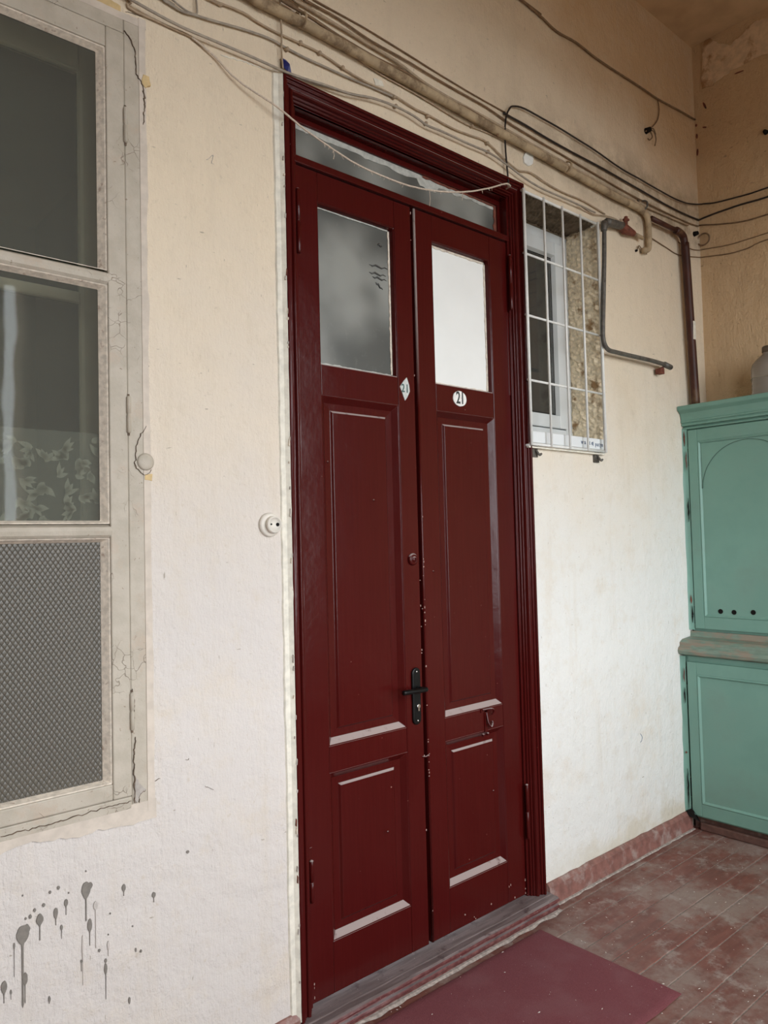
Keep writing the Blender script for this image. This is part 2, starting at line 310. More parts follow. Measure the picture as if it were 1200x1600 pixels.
# ------------------------------------------------------------------ mesh helpers
def wloc(o):
    v = Vector((0,0,0))
    while o is not None: v += o.location; o = o.parent
    return v
class MB:
    def __init__(s): s.v = []; s.f = []
    def add(s, vs, fs):
        o = len(s.v); s.v += [tuple(p) for p in vs]; s.f += [tuple(i+o for i in f) for f in fs]; return s
    def box(s, x0, x1, y0, y1, z0, z1):
        return s.add([(x0,y0,z0),(x1,y0,z0),(x1,y1,z0),(x0,y1,z0),(x0,y0,z1),(x1,y0,z1),(x1,y1,z1),(x0,y1,z1)],
                     [(0,3,2,1),(4,5,6,7),(0,1,5,4),(1,2,6,5),(2,3,7,6),(3,0,4,7)])
    def tube(s, pts, r, n=8, caps=True):
        pts = [Vector(p) for p in pts]; rings = []
        up = Vector((0,0,1)); prev = None
        for i, p in enumerate(pts):
            t = (pts[min(i+1, len(pts)-1)] - pts[max(i-1, 0)]).normalized()
            if prev is None:
                a = t.cross(up if abs(t.z) < .9 else Vector((1,0,0))).normalized()
            else:
                a = (prev - t*prev.dot(t)).normalized()
            b = t.cross(a); prev = a
            rr = r[i] if isinstance(r, (list, tuple)) else r
            rings.append([p + a*(math.cos(2*PI*k/n)*rr) + b*(math.sin(2*PI*k/n)*rr) for k in range(n)])
        vs = [q for ring in rings for q in ring]; fs = []
        for i in range(len(pts)-1):
            for k in range(n): fs.append((i*n+k, i*n+(k+1) % n, (i+1)*n+(k+1) % n, (i+1)*n+k))
        if caps: fs.append(tuple(range(n-1, -1, -1))); fs.append(tuple((len(pts)-1)*n+k for k in range(n)))
        return s.add(vs, fs)
    def lathe(s, prof, center, axis='z', n=32):
        vs = []; fs = []; c = Vector(center)
        for (r, h) in prof:
            for k in range(n):
                a = 2*PI*k/n; u, w = r*math.cos(a), r*math.sin(a)
                vs.append(c + (Vector((u, w, h)) if axis == 'z' else Vector((u, h, w)) if axis == 'y' else Vector((h, u, w))))
        for i in range(len(prof)-1):
            for k in range(n): fs.append((i*n+k, i*n+(k+1) % n, (i+1)*n+(k+1) % n, (i+1)*n+k))
        fs.append(tuple(range(n-1, -1, -1))); fs.append(tuple((len(prof)-1)*n+k for k in range(n)))
        return s.add(vs, fs)
    def prism(s, poly, y0, y1):                # polygon in x,z pushed from y0 to y1
        n = len(poly)
        vs = [(x, y0, z) for x, z in poly] + [(x, y1, z) for x, z in poly]
        return s.add(vs, [tuple(range(n)), tuple(range(2*n-1, n-1, -1))] + [(i, i+n, (i+1) % n+n, (i+1) % n) for i in range(n)])
    def rings(s, loops, fill=True):            # rectangles (x0,x1,z0,z1,y) joined into a moulded panel
        vs = []; fs = []
        for x0, x1, z0, z1, y in loops: vs += [(x0,y,z0),(x1,y,z0),(x1,y,z1),(x0,y,z1)]
        for i in range(len(loops)-1):
            for k in range(4): fs.append((i*4+k, i*4+(k+1) % 4, i*4+4+(k+1) % 4, i*4+4+k))
        if fill: n = len(loops)*4-4; fs.append((n, n+1, n+2, n+3))
        return s.add(vs, fs)
    def build(s, name, mat, parent=None, smooth=False, bevel=0, seg=2):
        off = wloc(parent) if parent is not None else Vector((0,0,0))
        me = bpy.data.meshes.new(name); me.from_pydata([(x-off.x, y-off.y, z-off.z) for x, y, z in s.v], [], s.f)
        bm = bmesh.new(); bm.from_mesh(me); bmesh.ops.recalc_face_normals(bm, faces=bm.faces); bm.to_mesh(me); bm.free()
        me.materials.append(M[mat] if isinstance(mat, str) else mat)
        if smooth:
            for p in me.polygons: p.use_smooth = True
        o = bpy.data.objects.new(name, me); C.objects.link(o)
        if parent is not None: o.parent = parent
        if bevel:
            b = o.modifiers.new('bevel', 'BEVEL'); b.width = bevel; b.segments = seg; b.limit_method = 'ANGLE'; b.angle_limit = math.radians(40)
        return o
def empty(name, loc):
    o = bpy.data.objects.new(name, None); C.objects.link(o); o.location = loc; o.empty_display_size = .05
    return o
def tag(o, label=None, cat=None, group=None, kind=None):
    if label: o['label'] = label
    if cat: o['category'] = cat
    if group: o['group'] = group
    if kind: o['kind'] = kind
    return o
def smooth_path(pts, sub=4):                   # Catmull-Rom through points
    pts = [Vector(p) for p in pts]; out = []
    P = [pts[0]*2-pts[1]] + pts + [pts[-1]*2-pts[-2]]
    for i in range(1, len(P)-2):
        a, b, c, d = P[i-1], P[i], P[i+1], P[i+2]
        for k in range(sub):
            t = k/sub
            out.append(.5*((2*b)+(c-a)*t+(2*a-5*b+4*c-d)*t*t+(3*b-a-3*c+d)*t**3))
    out.append(pts[-1]); return out
def text_mesh(txt, size, depth=.0006, space=1.0):
    cu = bpy.data.curves.new('lettering', 'FONT'); cu.body = txt; cu.size = size; cu.extrude = depth; cu.align_x = 'CENTER'; cu.align_y = 'CENTER'
    cu.space_character = space; cu.offset = size*.018; cu.resolution_u = 3
    ob = bpy.data.objects.new('lettering', cu); C.objects.link(ob)
    dg = bpy.context.evaluated_depsgraph_get(); me = bpy.data.meshes.new_from_object(ob.evaluated_get(dg))
    bpy.data.objects.remove(ob); bpy.data.curves.remove(cu); return me
def text_obj(name, txt, size, loc, mat, parent, sx=1.0, space=1.0, shear=0.0):
    me = text_mesh(txt, size, space=space)
    for v in me.vertices: v.co = (v.co.x*sx, -v.co.z, v.co.y + shear*v.co.x)    # stand it up on the wall, facing -y
    me.flip_normals() if False else None
    off = wloc(parent)
    for v in me.vertices: v.co = v.co + Vector(loc) - off
    me.materials.clear(); me.materials.append(M[mat])
    o = bpy.data.objects.new(name, me); C.objects.link(o); o.parent = parent; return o

# ------------------------------------------------------------------ room shell
XR, ZC, XL = 4.52, 4.68, -3.4
holes = [(-.25, .948, .895, 3.25, 'w1'), (1.47, 2.745, -.02, 3.262, 'd'), (2.79, 3.385, 2.085, 3.262, 'w2')]
WT = .36
def lattice(a, b, cuts, step):
    cs = sorted(set([a, b]+[c for c in cuts if a < c < b])); out = []
    for p, q in zip(cs, cs[1:]):
        n = max(1, math.ceil((q-p)/step)); out += [p+(q-p)*i/n for i in range(n)]
    return out+[b]
def relief(x, z, s=0.0):
    return (mnoise.noise((x*1.7+s, z*1.7, 3.1))*.0022 + mnoise.noise((x*7+s, z*7, 9.4))*.0011)
def grid_wall(name, xs, zs, hs, place, back, mat):
    vs = []; idx = {}; fs = []
    for i, x in enumerate(xs):
        for k, z in enumerate(zs): idx[i, k] = len(vs); vs.append(place(x, z, relief(x, z)))
    for i in range(len(xs)-1):
        for k in range(len(zs)-1):
            cx, cz = (xs[i]+xs[i+1])/2, (zs[k]+zs[k+1])/2
            if any(h[0] < cx < h[1] and h[2] < cz < h[3] for h in hs): continue
            fs.append((idx[i,k], idx[i+1,k], idx[i+1,k+1], idx[i,k+1]))
    mb = MB(); mb.add(vs, fs)
    for h in hs:                                # reveals through the wall's thickness
        x0, x1, z0, z1 = h[:4]
        c = [(x0,z0),(x1,z0),(x1,z1),(x0,z1)]
        for (a, b) in zip(c, c[1:]+c[:1]):
            mb.add([place(*a, 0), place(*b, 0), place(*b, back), place(*a, back)], [(0,1,2,3)])
    # rear face
    bx = lattice(xs[0], xs[-1], [c for h in hs for c in h[:2]], 99); bz = lattice(zs[0], zs[-1], [c for h in hs for c in h[2:4]], 99)
    for p, q in zip(bx, bx[1:]):
        for r, t in zip(bz, bz[1:]):
            if any(h[0] < (p+q)/2 < h[1] and h[2] < (r+t)/2 < h[3] for h in hs): continue
            mb.add([place(p,r,back), place(q,r,back), place(q,t,back), place(p,t,back)], [(3,2,1,0)])
    return tag(mb.build(name, mat, smooth=False), kind='structure')
xs = lattice(XL, XR, [c for h in holes for c in h[:2]], .045); zs = lattice(-.02, ZC, [c for h in holes for c in h[2:4]], .045)
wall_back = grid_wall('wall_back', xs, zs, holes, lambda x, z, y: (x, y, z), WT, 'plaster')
for p in wall_back.data.polygons: p.use_smooth = abs(p.normal.y) > .9
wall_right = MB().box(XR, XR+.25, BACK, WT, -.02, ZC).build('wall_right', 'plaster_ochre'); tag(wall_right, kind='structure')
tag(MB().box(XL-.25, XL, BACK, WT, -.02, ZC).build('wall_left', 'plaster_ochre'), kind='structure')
tag(MB().box(XL-.25, XR+.25, BACK-.25, WT, ZC, ZC+.2).build('ceiling', 'ceil'), kind='structure')
wf = MB()
wf.box(XL-.25, OPX0, BACK-.25, BACK, -.02, ZC); wf.box(OPX1, OQX0, BACK-.25, BACK, -.02, ZC); wf.box(OQX1, XR+.25, BACK-.25, BACK, -.02, ZC)
for a_, b_ in ((OPX0, OPX1), (OQX0, OQX1)):
    wf.box(a_, b_, BACK-.25, BACK, -.02, OPZ0); wf.box(a_, b_, BACK-.25, BACK, OPZ1, ZC)
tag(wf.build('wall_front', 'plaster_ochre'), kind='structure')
w3 = tag(empty('window_3', (OPX1, BACK-.1, OPZ0)), 'unseen open gallery window frame of white painted posts', None, None, 'structure')
for px_ in (OPX0+.07, .56, 1.42):
    MB().box(px_-.07, px_+.07, BACK-.16, BACK-.09, OPZ0, OPZ1).build('post', 'wwin', w3, bevel=.006)
MB().box(OPX0, OPX1, BACK-.15, BACK-.1, OPZ0, OPZ0+.06).build('sill_rail', 'wwin', w3, bevel=.006)
tag(MB().box(-60, 60, -70, BACK-.25, -4.2, -4.0).build('ground', 'ground'), kind='structure')

# floor: sub-floor and single boards running along the wall
fl = tag(MB().box(XL, XR, BACK, WT, -.06, -.0045).build('floor', 'grout'), kind='structure')
ys = [.0, -.072, -.195, -.322, -.445, -.565, -.675, -.80, -.93]
while ys[-1] > BACK+.13: ys.append(ys[-1]-.125)
ys.append(BACK)
for i, (a, b) in enumerate(zip(ys, ys[1:])):
    cut = random.uniform(.2, 1.4); cut2 = random.uniform(2.75, 4.0) if i % 3 == 1 else None
    segs = [XL, cut] + ([cut2] if cut2 else []) + [XR]
    for p, q in zip(segs, segs[1:]):
        dz = random.uniform(-.0015, .0005)
        MB().box(p+.001, q-.001, b+.0022, a-.0022, -.0045, dz).build('plank', 'floor', fl, bevel=.0025, seg=1)

# skirting boards
def skirting(name, x0, x1):
    mb = MB(); n = max(2, int((x1-x0)/.06)); prof = [(.0,.098),(-.008,.096),(-.020,.080),(-.026,.0),(.0,.0)]
    vs = []; fs = []
    for i in range(n+1):
        x = x0+(x1-x0)*i/n
        for (y, z) in prof: vs.append((x, y-mnoise.noise((x*9, z*20, 1))*.0025, z+(mnoise.noise((x*14, 0, z))*.005 if z > .05 else 0)))
    k = len(prof)
    for i in range(n):
        for j in range(k): fs.append((i*k+j, i*k+(j+1) % k, (i+1)*k+(j+1) % k, (i+1)*k+j))
    fs += [tuple(range(k)), tuple(n*k+j for j in range(k))]
    return tag(mb.add(vs, fs).build(name, 'basebd'), kind='structure')
skirting('baseboard_back', 2.792, 4.10)
skirting('baseboard_left', XL, 1.44)

# ------------------------------------------------------------------ door
door = tag(empty('door_1', (2.1, 0, .0)), 'tall dark red double door with glazed top panes and transom', None, None, 'structure')
CX0, CX1, CZT = 1.446, 2.766, 3.285
prof = [(0,.02),(0,-.020),(.003,-.023),(.012,-.023),(.014,-.014),(.022,-.014),(.024,-.006),(.031,-.006),(.033,-.002),(.036,-.009),(.040,-.012),(.045,-.011),(.049,-.005),
        (.051,.004),(.057,.004),(.059,.013),(.065,.013),(.067,.024),(.077,.024),(.077,.095),(.02,.095)]
vs = []; fs = []; SILLZ = .066
NZ = 34
for (d, y) in prof:
    path = [(CX0+d, SILLZ+(CZT-d-SILLZ)*i/NZ) for i in range(NZ+1)] + [(CX1-d, CZT-d-(CZT-d-SILLZ)*i/NZ) for i in range(NZ+1)]
    for j, (x, z) in enumerate(path):
        w = 0 if d in (0,) or z > CZT-.1 else mnoise.noise((x*3+d*80, z*5, d*30))*.0013
        vs.append((x+w, y+w*.6, z))
L = 2*NZ+2; k = len(prof)
for i in range(k):
    for j in range(L-1): fs.append((i*L+j, i*L+j+1, ((i+1) % k)*L+j+1, ((i+1) % k)*L+j))
MB().add(vs, fs).build('casing', 'door', door, bevel=.0012, seg=2)
LY = .032                                      # front plane of the leaves
IX0, IX1 = CX0+.077, CX1-.077                  # 1.523 .. 2.689
# transom light
TB0, TB1 = 3.009, 3.036
MB().add([(x, y, z) for x in (IX0-.01, IX1+.01) for y, z in ((.020,TB0),(.020,TB1),(.070,TB1+.014),(.095,TB1+.014),(.095,TB0))], [(0,1,6,5),(1,2,7,6),(2,3,8,7),(3,4,9,8),(4,0,5,9),(0,4,3,2,1),(5,6,7,8,9)]).build('transom_bar', 'door', door, bevel=.003)
TT, GB = 3.186, 3.05
fr = MB(); fr.box(IX0-.01, IX1+.01, .062, .095, TT, 3.215); fr.box(IX0-.01, 1.552, .062, .095, GB, TT); fr.box(2.672, IX1+.01, .062, .095, GB, TT)
fr.build('transom_frame', 'door', door, bevel=.003)
MB().box(IX0-.008, IX1+.008, .024, .095, 3.2075, 3.216).build('soffit', 'door', door)
tp = MB().box(1.545, 2.68, .075, .079, GB-.005, TT+.005).build('transom_pane', 'glass_dusty', door)
def irregular_band(pts_a, pts_b, y):          # thin ragged plaque between two polylines (x,z)
    n = len(pts_a); mb = MB()
    vs = [(x, y, z) for x, z in pts_a]+[(x, y, z) for x, z in pts_b]+[(x, y+.003, z) for x, z in pts_a]+[(x, y+.003, z) for x, z in pts_b]
    fs = []
    for i in range(n-1):
        fs += [(i, i+1, n+i+1, n+i), (2*n+i, 2*n+i+1, i+1, i), (n+i, n+i+1, 3*n+i+1, 3*n+i)]
    return mb.add(vs, fs)
n = 60
A = [(1.552+(2.672-1.552)*i/n, TT) for i in range(n+1)]
B = [(x, TT-.020-.022*abs(mnoise.noise((x*6, 2, 0)))-.008*mnoise.noise((x*31, 5, 0))-(.022 if .55 < i/n < .66 else 0)) for i, (x, z) in enumerate(A)]
irregular_band(A, B, .0725).build('dust_rim', 'dust_edge', tp)
A = [(2.672, GB+(TT-GB)*i/10) for i in range(11)]; B = [(2.672-.018-.012*mnoise.noise((z*40, 1, 3)), z) for x, z in A]
irregular_band(A, B, .071).build('rust_stain', 'rust', tp)
A = [(2.2+.45*i/20, TT) for i in range(21)]; B = [(x, z-.008-.006*mnoise.noise((x*60, 4, 1))) for x, z in A]
irregular_band(A, B, .069).build('rust_stain', 'rust', tp)

def panel(name, x0, x1, z0, z1, parent):
    y = LY
    lp = [(x0-.002,x1+.002,z0-.002,z1+.002,y+.004),(x0,x1,z0,z1,y+.0015),(x0+.004,x1-.004,z0+.004,z1-.004,y+.003),(x0+.024,x1-.024,z0+.024,z1-.024,y+.021),
          (x0+.052,x1-.052,z0+.050,z1-.050,y+.023),(x0+.060,x1-.060,z0+.058,z1-.058,y+.0155)]
    return MB().rings(lp).build(name, 'door', parent, bevel=.0012, seg=2)
def leaf(x0, x1, o0, o1, pane_mat, label):
    zb, zt = .072, 3.006
    lf = MB().box(x0, o0, LY, LY+.042, zb, zt).build('door_leaf', 'door', door, bevel=.0025)     # hanging stile carries the leaf's pieces
    lf['label'] = label
    MB().box(o1, x1, LY, LY+.042, zb, zt).build('stile', 'door', lf, bevel=.0025)
    for a, b in ((zb, .249), (.833, .927), (2.186, 2.297), (2.897, zt)):
        MB().box(o0+.0006, o1-.0006, LY+.0008, LY+.042, a, b).build('rail', 'door', lf, bevel=.0018)
    panel('panel', o0, o1, .927, 2.186, lf); panel('panel', o0, o1, .249, .833, lf)
    g0, g1, h0, h1 = o0+.008, o1-.008, 2.304, 2.889
    MB().rings([(o0,o1,2.297,2.897,LY+.003),(o0+.004,o1-.004,2.301,2.893,LY+.006),(g0,g1,h0,h1,LY+.026)], fill=False).build('glazing_bead', 'door', lf, bevel=.001)
    p = MB().box(g0-.004, g1+.004, LY+.026, LY+.030, h0-.004, h1+.004).build('pane', pane_mat, lf)
    # ragged putty along the glass edge
    def edge(a, b, inw, w):
        n = 46; P = []; Q = []
        for i in range(n+1):
            t = i/n; x = a[0]+(b[0]-a[0])*t; z = a[1]+(b[1]-a[1])*t
            k = w*(.55+.6*abs(mnoise.noise((x*24+z*24, x0*9, w*100)))+.25*mnoise.noise((x*90+z*90, 3, 1)))
            P.append((x, z)); Q.append((x+inw[0]*k, z+inw[1]*k))
        return P, Q
    rim = 'dust_edge' if pane_mat == 'glass_dusty' else 'putty'
    for a, b, i, w in (((g0,h0),(g1,h0),(0,1),.008),((g1,h0),(g1,h1),(-1,0),.012),((g0,h1),(g1,h1),(0,-1),.007 if rim == 'dust_edge' else .012),((g0,h0),(g0,h1),(1,0),.005)):
        irregular_band(*edge(a, b, i, w), LY+.0225).build('putty', rim if i != (-1,0) else 'putty', lf)
    return lf, p
l1, p1 = leaf(IX0+.002, 2.086, 1.621, 1.997, 'glass_dusty', 'left leaf with dusty grey pane')
l2, p2 = leaf(2.1015, IX1-.002, 2.208, 2.570, 'whitepane', 'right leaf with white painted pane')
# meeting bead on the right leaf and the rebate behind the joint
MB().tube([(2.1065, LY+.001, .072+.002), (2.1065, LY+.001, 3.003)], .0058, 10).build('meeting_bead', 'door', l2, smooth=True)
MB().box(2.070, 2.112, LY+.030, LY+.046, .072, 3.006).build('rebate', 'door', l1)
# finger smears on the left pane
for (a, b) in (((577,413),(606,421)),((577,425),(603,432)),((582,432),(604,439)),((587,441),(598,453)),((590,381),(597,386))):
    P = [wp(a[0]+(b[0]-a[0])*t/6, a[1]+(b[1]-a[1])*t/6+1.5*math.sin(t*2.1), LY+.024) for t in range(7)]
    MB().tube(P, [.001, .003, .004, .0035, .003, .002, .0006], 6).build('smear', 'smear', p1, smooth=True)

# hinges: two barrels a leaf
def hinge(x, z0, z1, parent, y=.020):
    zm = (z0+z1)/2
    mb = MB(); mb.lathe([(.003,z0-.012),(.0075,z0-.009),(.0075,z0-.002),(.0085,z0),(.0085,zm-.004),(.0065,zm-.002),(.0065,zm+.002),(.0085,zm+.004),(.0085,z1),(.0075,z1+.002),(.0078,z1+.010),(.003,z1+.014)], (x, y, 0), n=14)
    o = mb.build('hinge', 'door', parent, smooth=True)
    return o
hinge(1.524, 2.69, 2.90, l1, .018); hinge(1.524, .43, .55, l1, .018)
hinge(2.689, 2.70, 2.93, l2, .012); hinge(2.690, .33, .545, l2, .012)
for z0_, z1_, lf_, x_ in ((2.60,3.0,l1,1.531),(.36,.60,l1,1.531),(2.3,2.68,l2,2.684)):
    MB().box(x_-.006, x_+.006, LY-.002, LY+.004, z0_, z1_).build('hinge_plate', 'door', lf_, bevel=.001)

# lever handle
def stadium(cx, cz, w, h, n=14):
    r = w/2; out = []
    for i in range(n+1): a = PI*i/n; out.append((cx+r*math.cos(a), cz+h/2-r+r*math.sin(a)))
    for i in range(n+1): a = PI+PI*i/n; out.append((cx+r*math.cos(a), cz-h/2+r+r*math.sin(a)))
    return out
hx, hz = 2.046, 1.042
hp = MB().prism(stadium(hx, hz, .044, .222), LY-.010, LY).build('handle_plate', 'blackmetal', l1, bevel=.005, seg=3); hp['label'] = 'black metal lever handle plate'
lev = MB(); lev.tube([(hx+.004, LY-.008, 1.071), (hx+.004, LY-.045, 1.071)], .010, 14)
lev.tube(smooth_path([(hx+.016, LY-.046, 1.071), (hx, LY-.050, 1.071), (hx-.04, LY-.050, 1.072), (hx-.085, LY-.048, 1.074), (hx-.105, LY-.046, 1.074)]), .0095, 12)
lev.build('lever', 'blackmetal', l1, smooth=True)
cyl = MB(); cyl.lathe([(.0085,0),(.0085,-.006),(.007,-.007)], (hx+.003, LY-.010, 1.003), 'y', 18); cyl.box(hx-.001, hx+.007, LY-.016, LY-.010, .985, .998)
cyl.build('lock_cylinder', 'chrome', l1)
for z_ in (1.137, .947): MB().lathe([(.0045,0),(.0042,-.002),(.002,-.003)], (hx+.001, LY-.010, z_), 'y', 12).build('screw', 'chrome', l1, smooth=True)
# painted-over lock rosette higher up
k = MB(); kx, kz = wp(644, 874, LY).x, wp(644, 874, LY).z
k.lathe([(.024,0),(.024,-.006),(.020,-.011),(.014,-.012),(.012,-.010),(.011,-.016),(.007,-.018)], (kx, LY, kz), 'y', 24)
k.build('lock_rosette', 'door', l1, smooth=True)
MB().box(kx-.001, kx+.001, LY-.0190, LY-.0178, kz-.006, kz+.004).build('keyhole', 'hole', l1)
# number plates
c = wp(718.5, 623, LY-.003)
oval = [(c.x+.041*math.cos(2*PI*i/40)+.002*mnoise.noise((math.cos(i*.16)*3, i*.2, 0)), c.z+.033*math.sin(2*PI*i/40)+.002*mnoise.noise((i*.3, 2, 1))) for i in range(40)]
MB().prism(oval, LY-.004, LY+.001).build('number_plate', 'enamel', l2, bevel=.0012)['label'] = 'oval white enamel plate numbered 21'
text_obj('plate_digits', '21', .072, (c.x+.002, LY-.0046, c.z+.001), 'ink', l2, sx=.72)
c = wp(633, 607.5, LY-.002)
dia = [(c.x-.028, c.z+.006), (c.x-.015, c.z-.020), (c.x-.002, c.z-.048), (c.x+.010, c.z-.034), (c.x+.025, c.z-.008), (c.x+.022, c.z+.018), (c.x+.010, c.z+.047), (c.x-.006, c.z+.032)]
MB().prism(dia, LY-.003, LY+.001).build('number_plate', 'enamel_grey', l1, bevel=.001)['label'] = 'small worn diamond number plate marked 21'
text_obj('plate_digits', '21', .046, (c.x-.001, LY-.0036, c.z), 'ink_green', l1, sx=.75, space=1.25)
# hasp on the right leaf
c = wp(760, 1125, LY-.005)
hs = MB(); hs.box(c.x-.030, c.x+.026, LY-.003, LY+.001, c.z+.034, c.z+.052); hs.box(c.x-.008, c.x+.010, LY-.003, LY+.001, c.z-.05, c.z+.04)
hs.tube(smooth_path([(c.x-.02, LY-.004, c.z+.045), (c.x+.014, LY-.024, c.z+.048), (c.x+.030, LY-.022, c.z+.035), (c.x+.028, LY-.014, c.z+.020)]), .004, 8)
hs.tube(smooth_path([(c.x+.002, LY-.004, c.z+.030), (c.x+.004, LY-.012, c.z-.010), (c.x+.016, LY-.018, c.z-.030), (c.x+.030, LY-.014, c.z-.018), (c.x+.030, LY-.010, c.z-.008)]), .004, 8)
hs.build('hasp', 'door', l2)
for dx in (-.020, .008): MB().lathe([(.007,0),(.006,-.006),(.003,-.009)], (c.x+dx, LY, c.z-.060), 'y', 12).build('stud', 'door', l2, smooth=True)
# small nail heads and drips of paint
for (px_, py_, lf_) in ((584,782,l1),(677,893,l2),(512,722,l1),(660,952,l1),(771,1236,l2),(606,1300,l1)):
    q = wp(px_, py_, LY); MB().lathe([(.0045,0),(.004,-.0022),(.0015,-.003)], (q.x, LY+.0005, q.z), 'y', 10).build('nail_head', 'door', lf_, smooth=True)
random.seed(31)
for i in range(46):
    if i < 30: x_, z_ = random.choice((2.0862, 2.1050))+random.uniform(-.0015, .0015), random.choice((random.uniform(.1, 3.0), random.uniform(1.3, 1.75), random.uniform(.7, 1.45)))
    else: x_, z_ = random.choice((random.uniform(2.12, 2.66), 1.535, 2.683)), random.uniform(.075, .15)
    w_, h_ = random.uniform(.0010, .0026), random.uniform(.002, .011)
    MB().prism([(x_-w_, z_-h_*.3), (x_+w_*.3, z_-h_*.5), (x_+w_, z_+h_*.2), (x_-w_*.2, z_+h_*.5)], LY-.0062 if abs(x_-2.105) < .003 else LY-.0016, LY+.003).build('paint_chip', 'bare_chip', l2)
# closed bolt stop below the handle
q = wp(665, 1181, LY); MB().tube([(q.x-.018, LY-.002, q.z), (q.x, LY-.004, q.z-.003), (q.x+.020, LY-.002, q.z+.004)], .003, 6).build('staple', 'door', l2, smooth=True)

# threshold
prof = [(.075,-.03),(.075,SILLZ),(-.030,SILLZ-.003),(-.034,SILLZ-.005),(-.060,SILLZ-.005),(-.070,SILLZ-.010),(-.073,.048),(-.066,.042),(-.058,.040),(-.058,.032),(-.068,.028),(-.071,.020),(-.064,.012),(-.060,.010),(-.060,-.002)]
vs = []; fs = []; n = 50; kk = len(prof)
for i in range(n+1):
    x = 1.452+(2.792-1.452)*i/n
    for (y, z) in prof: vs.append((x, y+(mnoise.noise((x*8, z*40, 4))*.003 if y < 0 else 0), z+(mnoise.noise((x*8, y*40, 9))*.0018 if 0 < z < .064 else 0)))
for i in range(n):
    for j in range(kk): fs.append((i*kk+j, i*kk+(j+1) % kk, (i+1)*kk+(j+1) % kk, (i+1)*kk+j))
fs += [tuple(range(kk)), tuple(n*kk+j for j in range(kk))]
tag(MB().add(vs, fs).build('trim_1', 'sill', bevel=.0015, seg=1), 'worn grey and red wooden threshold under the red door', None, None, 'structure')
# dust lying along the foot of the threshold
A = [(1.46+1.34*i/60, -.060) for i in range(61)]
vs = []; fs = []
for i, (x, y) in enumerate(A):
    w = .022+.016*mnoise.noise((x*13, 1, 1)); vs += [(x, y+.004, .004), (x, y-w*.5, .0045), (x, y-w, .0005)]
for i in range(60): fs += [(i*3, i*3+1, i*3+4, i*3+3), (i*3+1, i*3+2, i*3+5, i*3+4)]
d_ = MB().add(vs, fs).build('dust_line', 'grout', fl); d_['kind'] = 'stuff'
vs = []; fs = []
for i in range(81):
    x = 2.795+(4.10-2.795)*i/80; w = .010+.009*mnoise.noise((x*17, 2, 1)); vs += [(x, -.022, .005), (x, -.030-w*.4, .004), (x, -.030-w, .0008)]
for i in range(80): fs += [(i*3, i*3+1, i*3+4, i*3+3), (i*3+1, i*3+2, i*3+5, i*3+4)]
d_ = MB().add(vs, fs).build('dust_line', 'grout', fl); d_['kind'] = 'stuff'

# ------------------------------------------------------------------ left window (double, three panes high)
win1 = tag(empty('window_1', (.35, 0, .9)), 'old cream double window with a lace panel and embossed lower pane', None, None, 'structure')
def wbox(name, *a, mat='wwin', par=None, bev=.004): return MB().box(*a).build(name, mat, par or win1, bevel=bev)
WX0, WX1, WZ0, WZ1 = -.24, .944, .90, 3.245
wbox('jamb', .8862, WX1, -.0055, .10, WZ0, WZ1); wbox('jamb', WX0, WX0+.055, -.013, .10, WZ0, WZ1)
wbox('head', WX0+.055, .8862, -.006, .10, 3.1875, WZ1); wbox('sill_rail', WX0+.055, .8862, -.007, .10, WZ0, .9375)
def sash(x0, x1):
    z0, z1 = .939, 3.185
    s = MB().box(x1-.055, x1, -.010, .035, z0, z1).build('sash', 'wwin', win1, bevel=.004)
    for a in ((x0, x0+.055, z0, z1), (x0+.055, x1-.055, z0, z0+.045), (x0+.055, x1-.055, z1-.062, z1)):
        MB().box(a[0], a[1], -.0095, .035, a[2], a[3]).build('sash_rail', 'wwin', s, bevel=.004)
    for zc, hh in ((2.435, .021), (1.700, .020)):
        pr = [(-.002, -hh), (-.009, -hh*.6), (-.011, 0), (-.009, hh*.55), (.010, hh), (.03, hh*.6), (.03, -hh*.6), (.010, -hh)]
        MB().add([(x, y, zc+z) for x in (x0+.05, x1-.05) for y, z in pr], [(i, (i+1) % 8, (i+1) % 8+8, i+8) for i in range(8)]+[tuple(range(8)), tuple(range(15,7,-1))]).build('glazing_bar', 'wwin', s, bevel=.002)
    for a, b, mt in ((.984, 1.68, 'glass_emb'), (1.72, 2.414, 'glass'), (2.456, 3.123, 'glass')):
        MB().box(x0+.05, x1-.05, .019, .022, a-.004, b+.004).build('pane', mt, s)
        i0, i1 = x0+.055, x1-.055
        MB().rings([(i0,i1,a,b,-.004),(i0+.004,i1-.004,a+.003,b-.003,-.002),(i0+.020,i1-.020,a+.010,b-.012,.018)], fill=False).build('putty', 'putty', s, bevel=.002)
    return s
s1 = sash(.338, .885); s0 = sash(-.182, .332)
# sash hinges
for zc in (2.905, 2.04, 1.18):
    mb = MB(); mb.lathe([(.003,zc-.055),(.0065,zc-.052),(.0065,zc-.004),(.005,zc-.003),(.005,zc+.003),(.0065,zc+.004),(.0065,zc+.050),(.003,zc+.054)], (.8860, -.0125, 0), n=12)
    mb.build('hinge', 'wwin', s1, smooth=True)
    MB().box(.8828, .8893, -.0114, -.0100, zc-.062, zc+.06).build('hinge_gap', 'crack', s1)
# inner sash deeper in the opening
ix1 = .948
for a in ((.832, ix1, .9, 3.25), (-.25, -.14, .9, 3.25), (.30, .40, .9, 3.25)):
    wbox('inner_stile', a[0], a[1], .22, .26, a[2], a[3], mat='inner_paint', bev=.012)
for a, b in ((3.165, 3.25), (2.42, 2.456), (1.685, 1.72), (.9, 1.0)): wbox('inner_rail', -.14, .832, .222, .255, a, b, mat='inner_paint', bev=.006)
for a, b in ((1.0, 1.685), (1.72, 2.42), (2.456, 3.165)): MB().box(.40, .832, .238, .240, a, b).build('inner_pane', 'glass', win1)
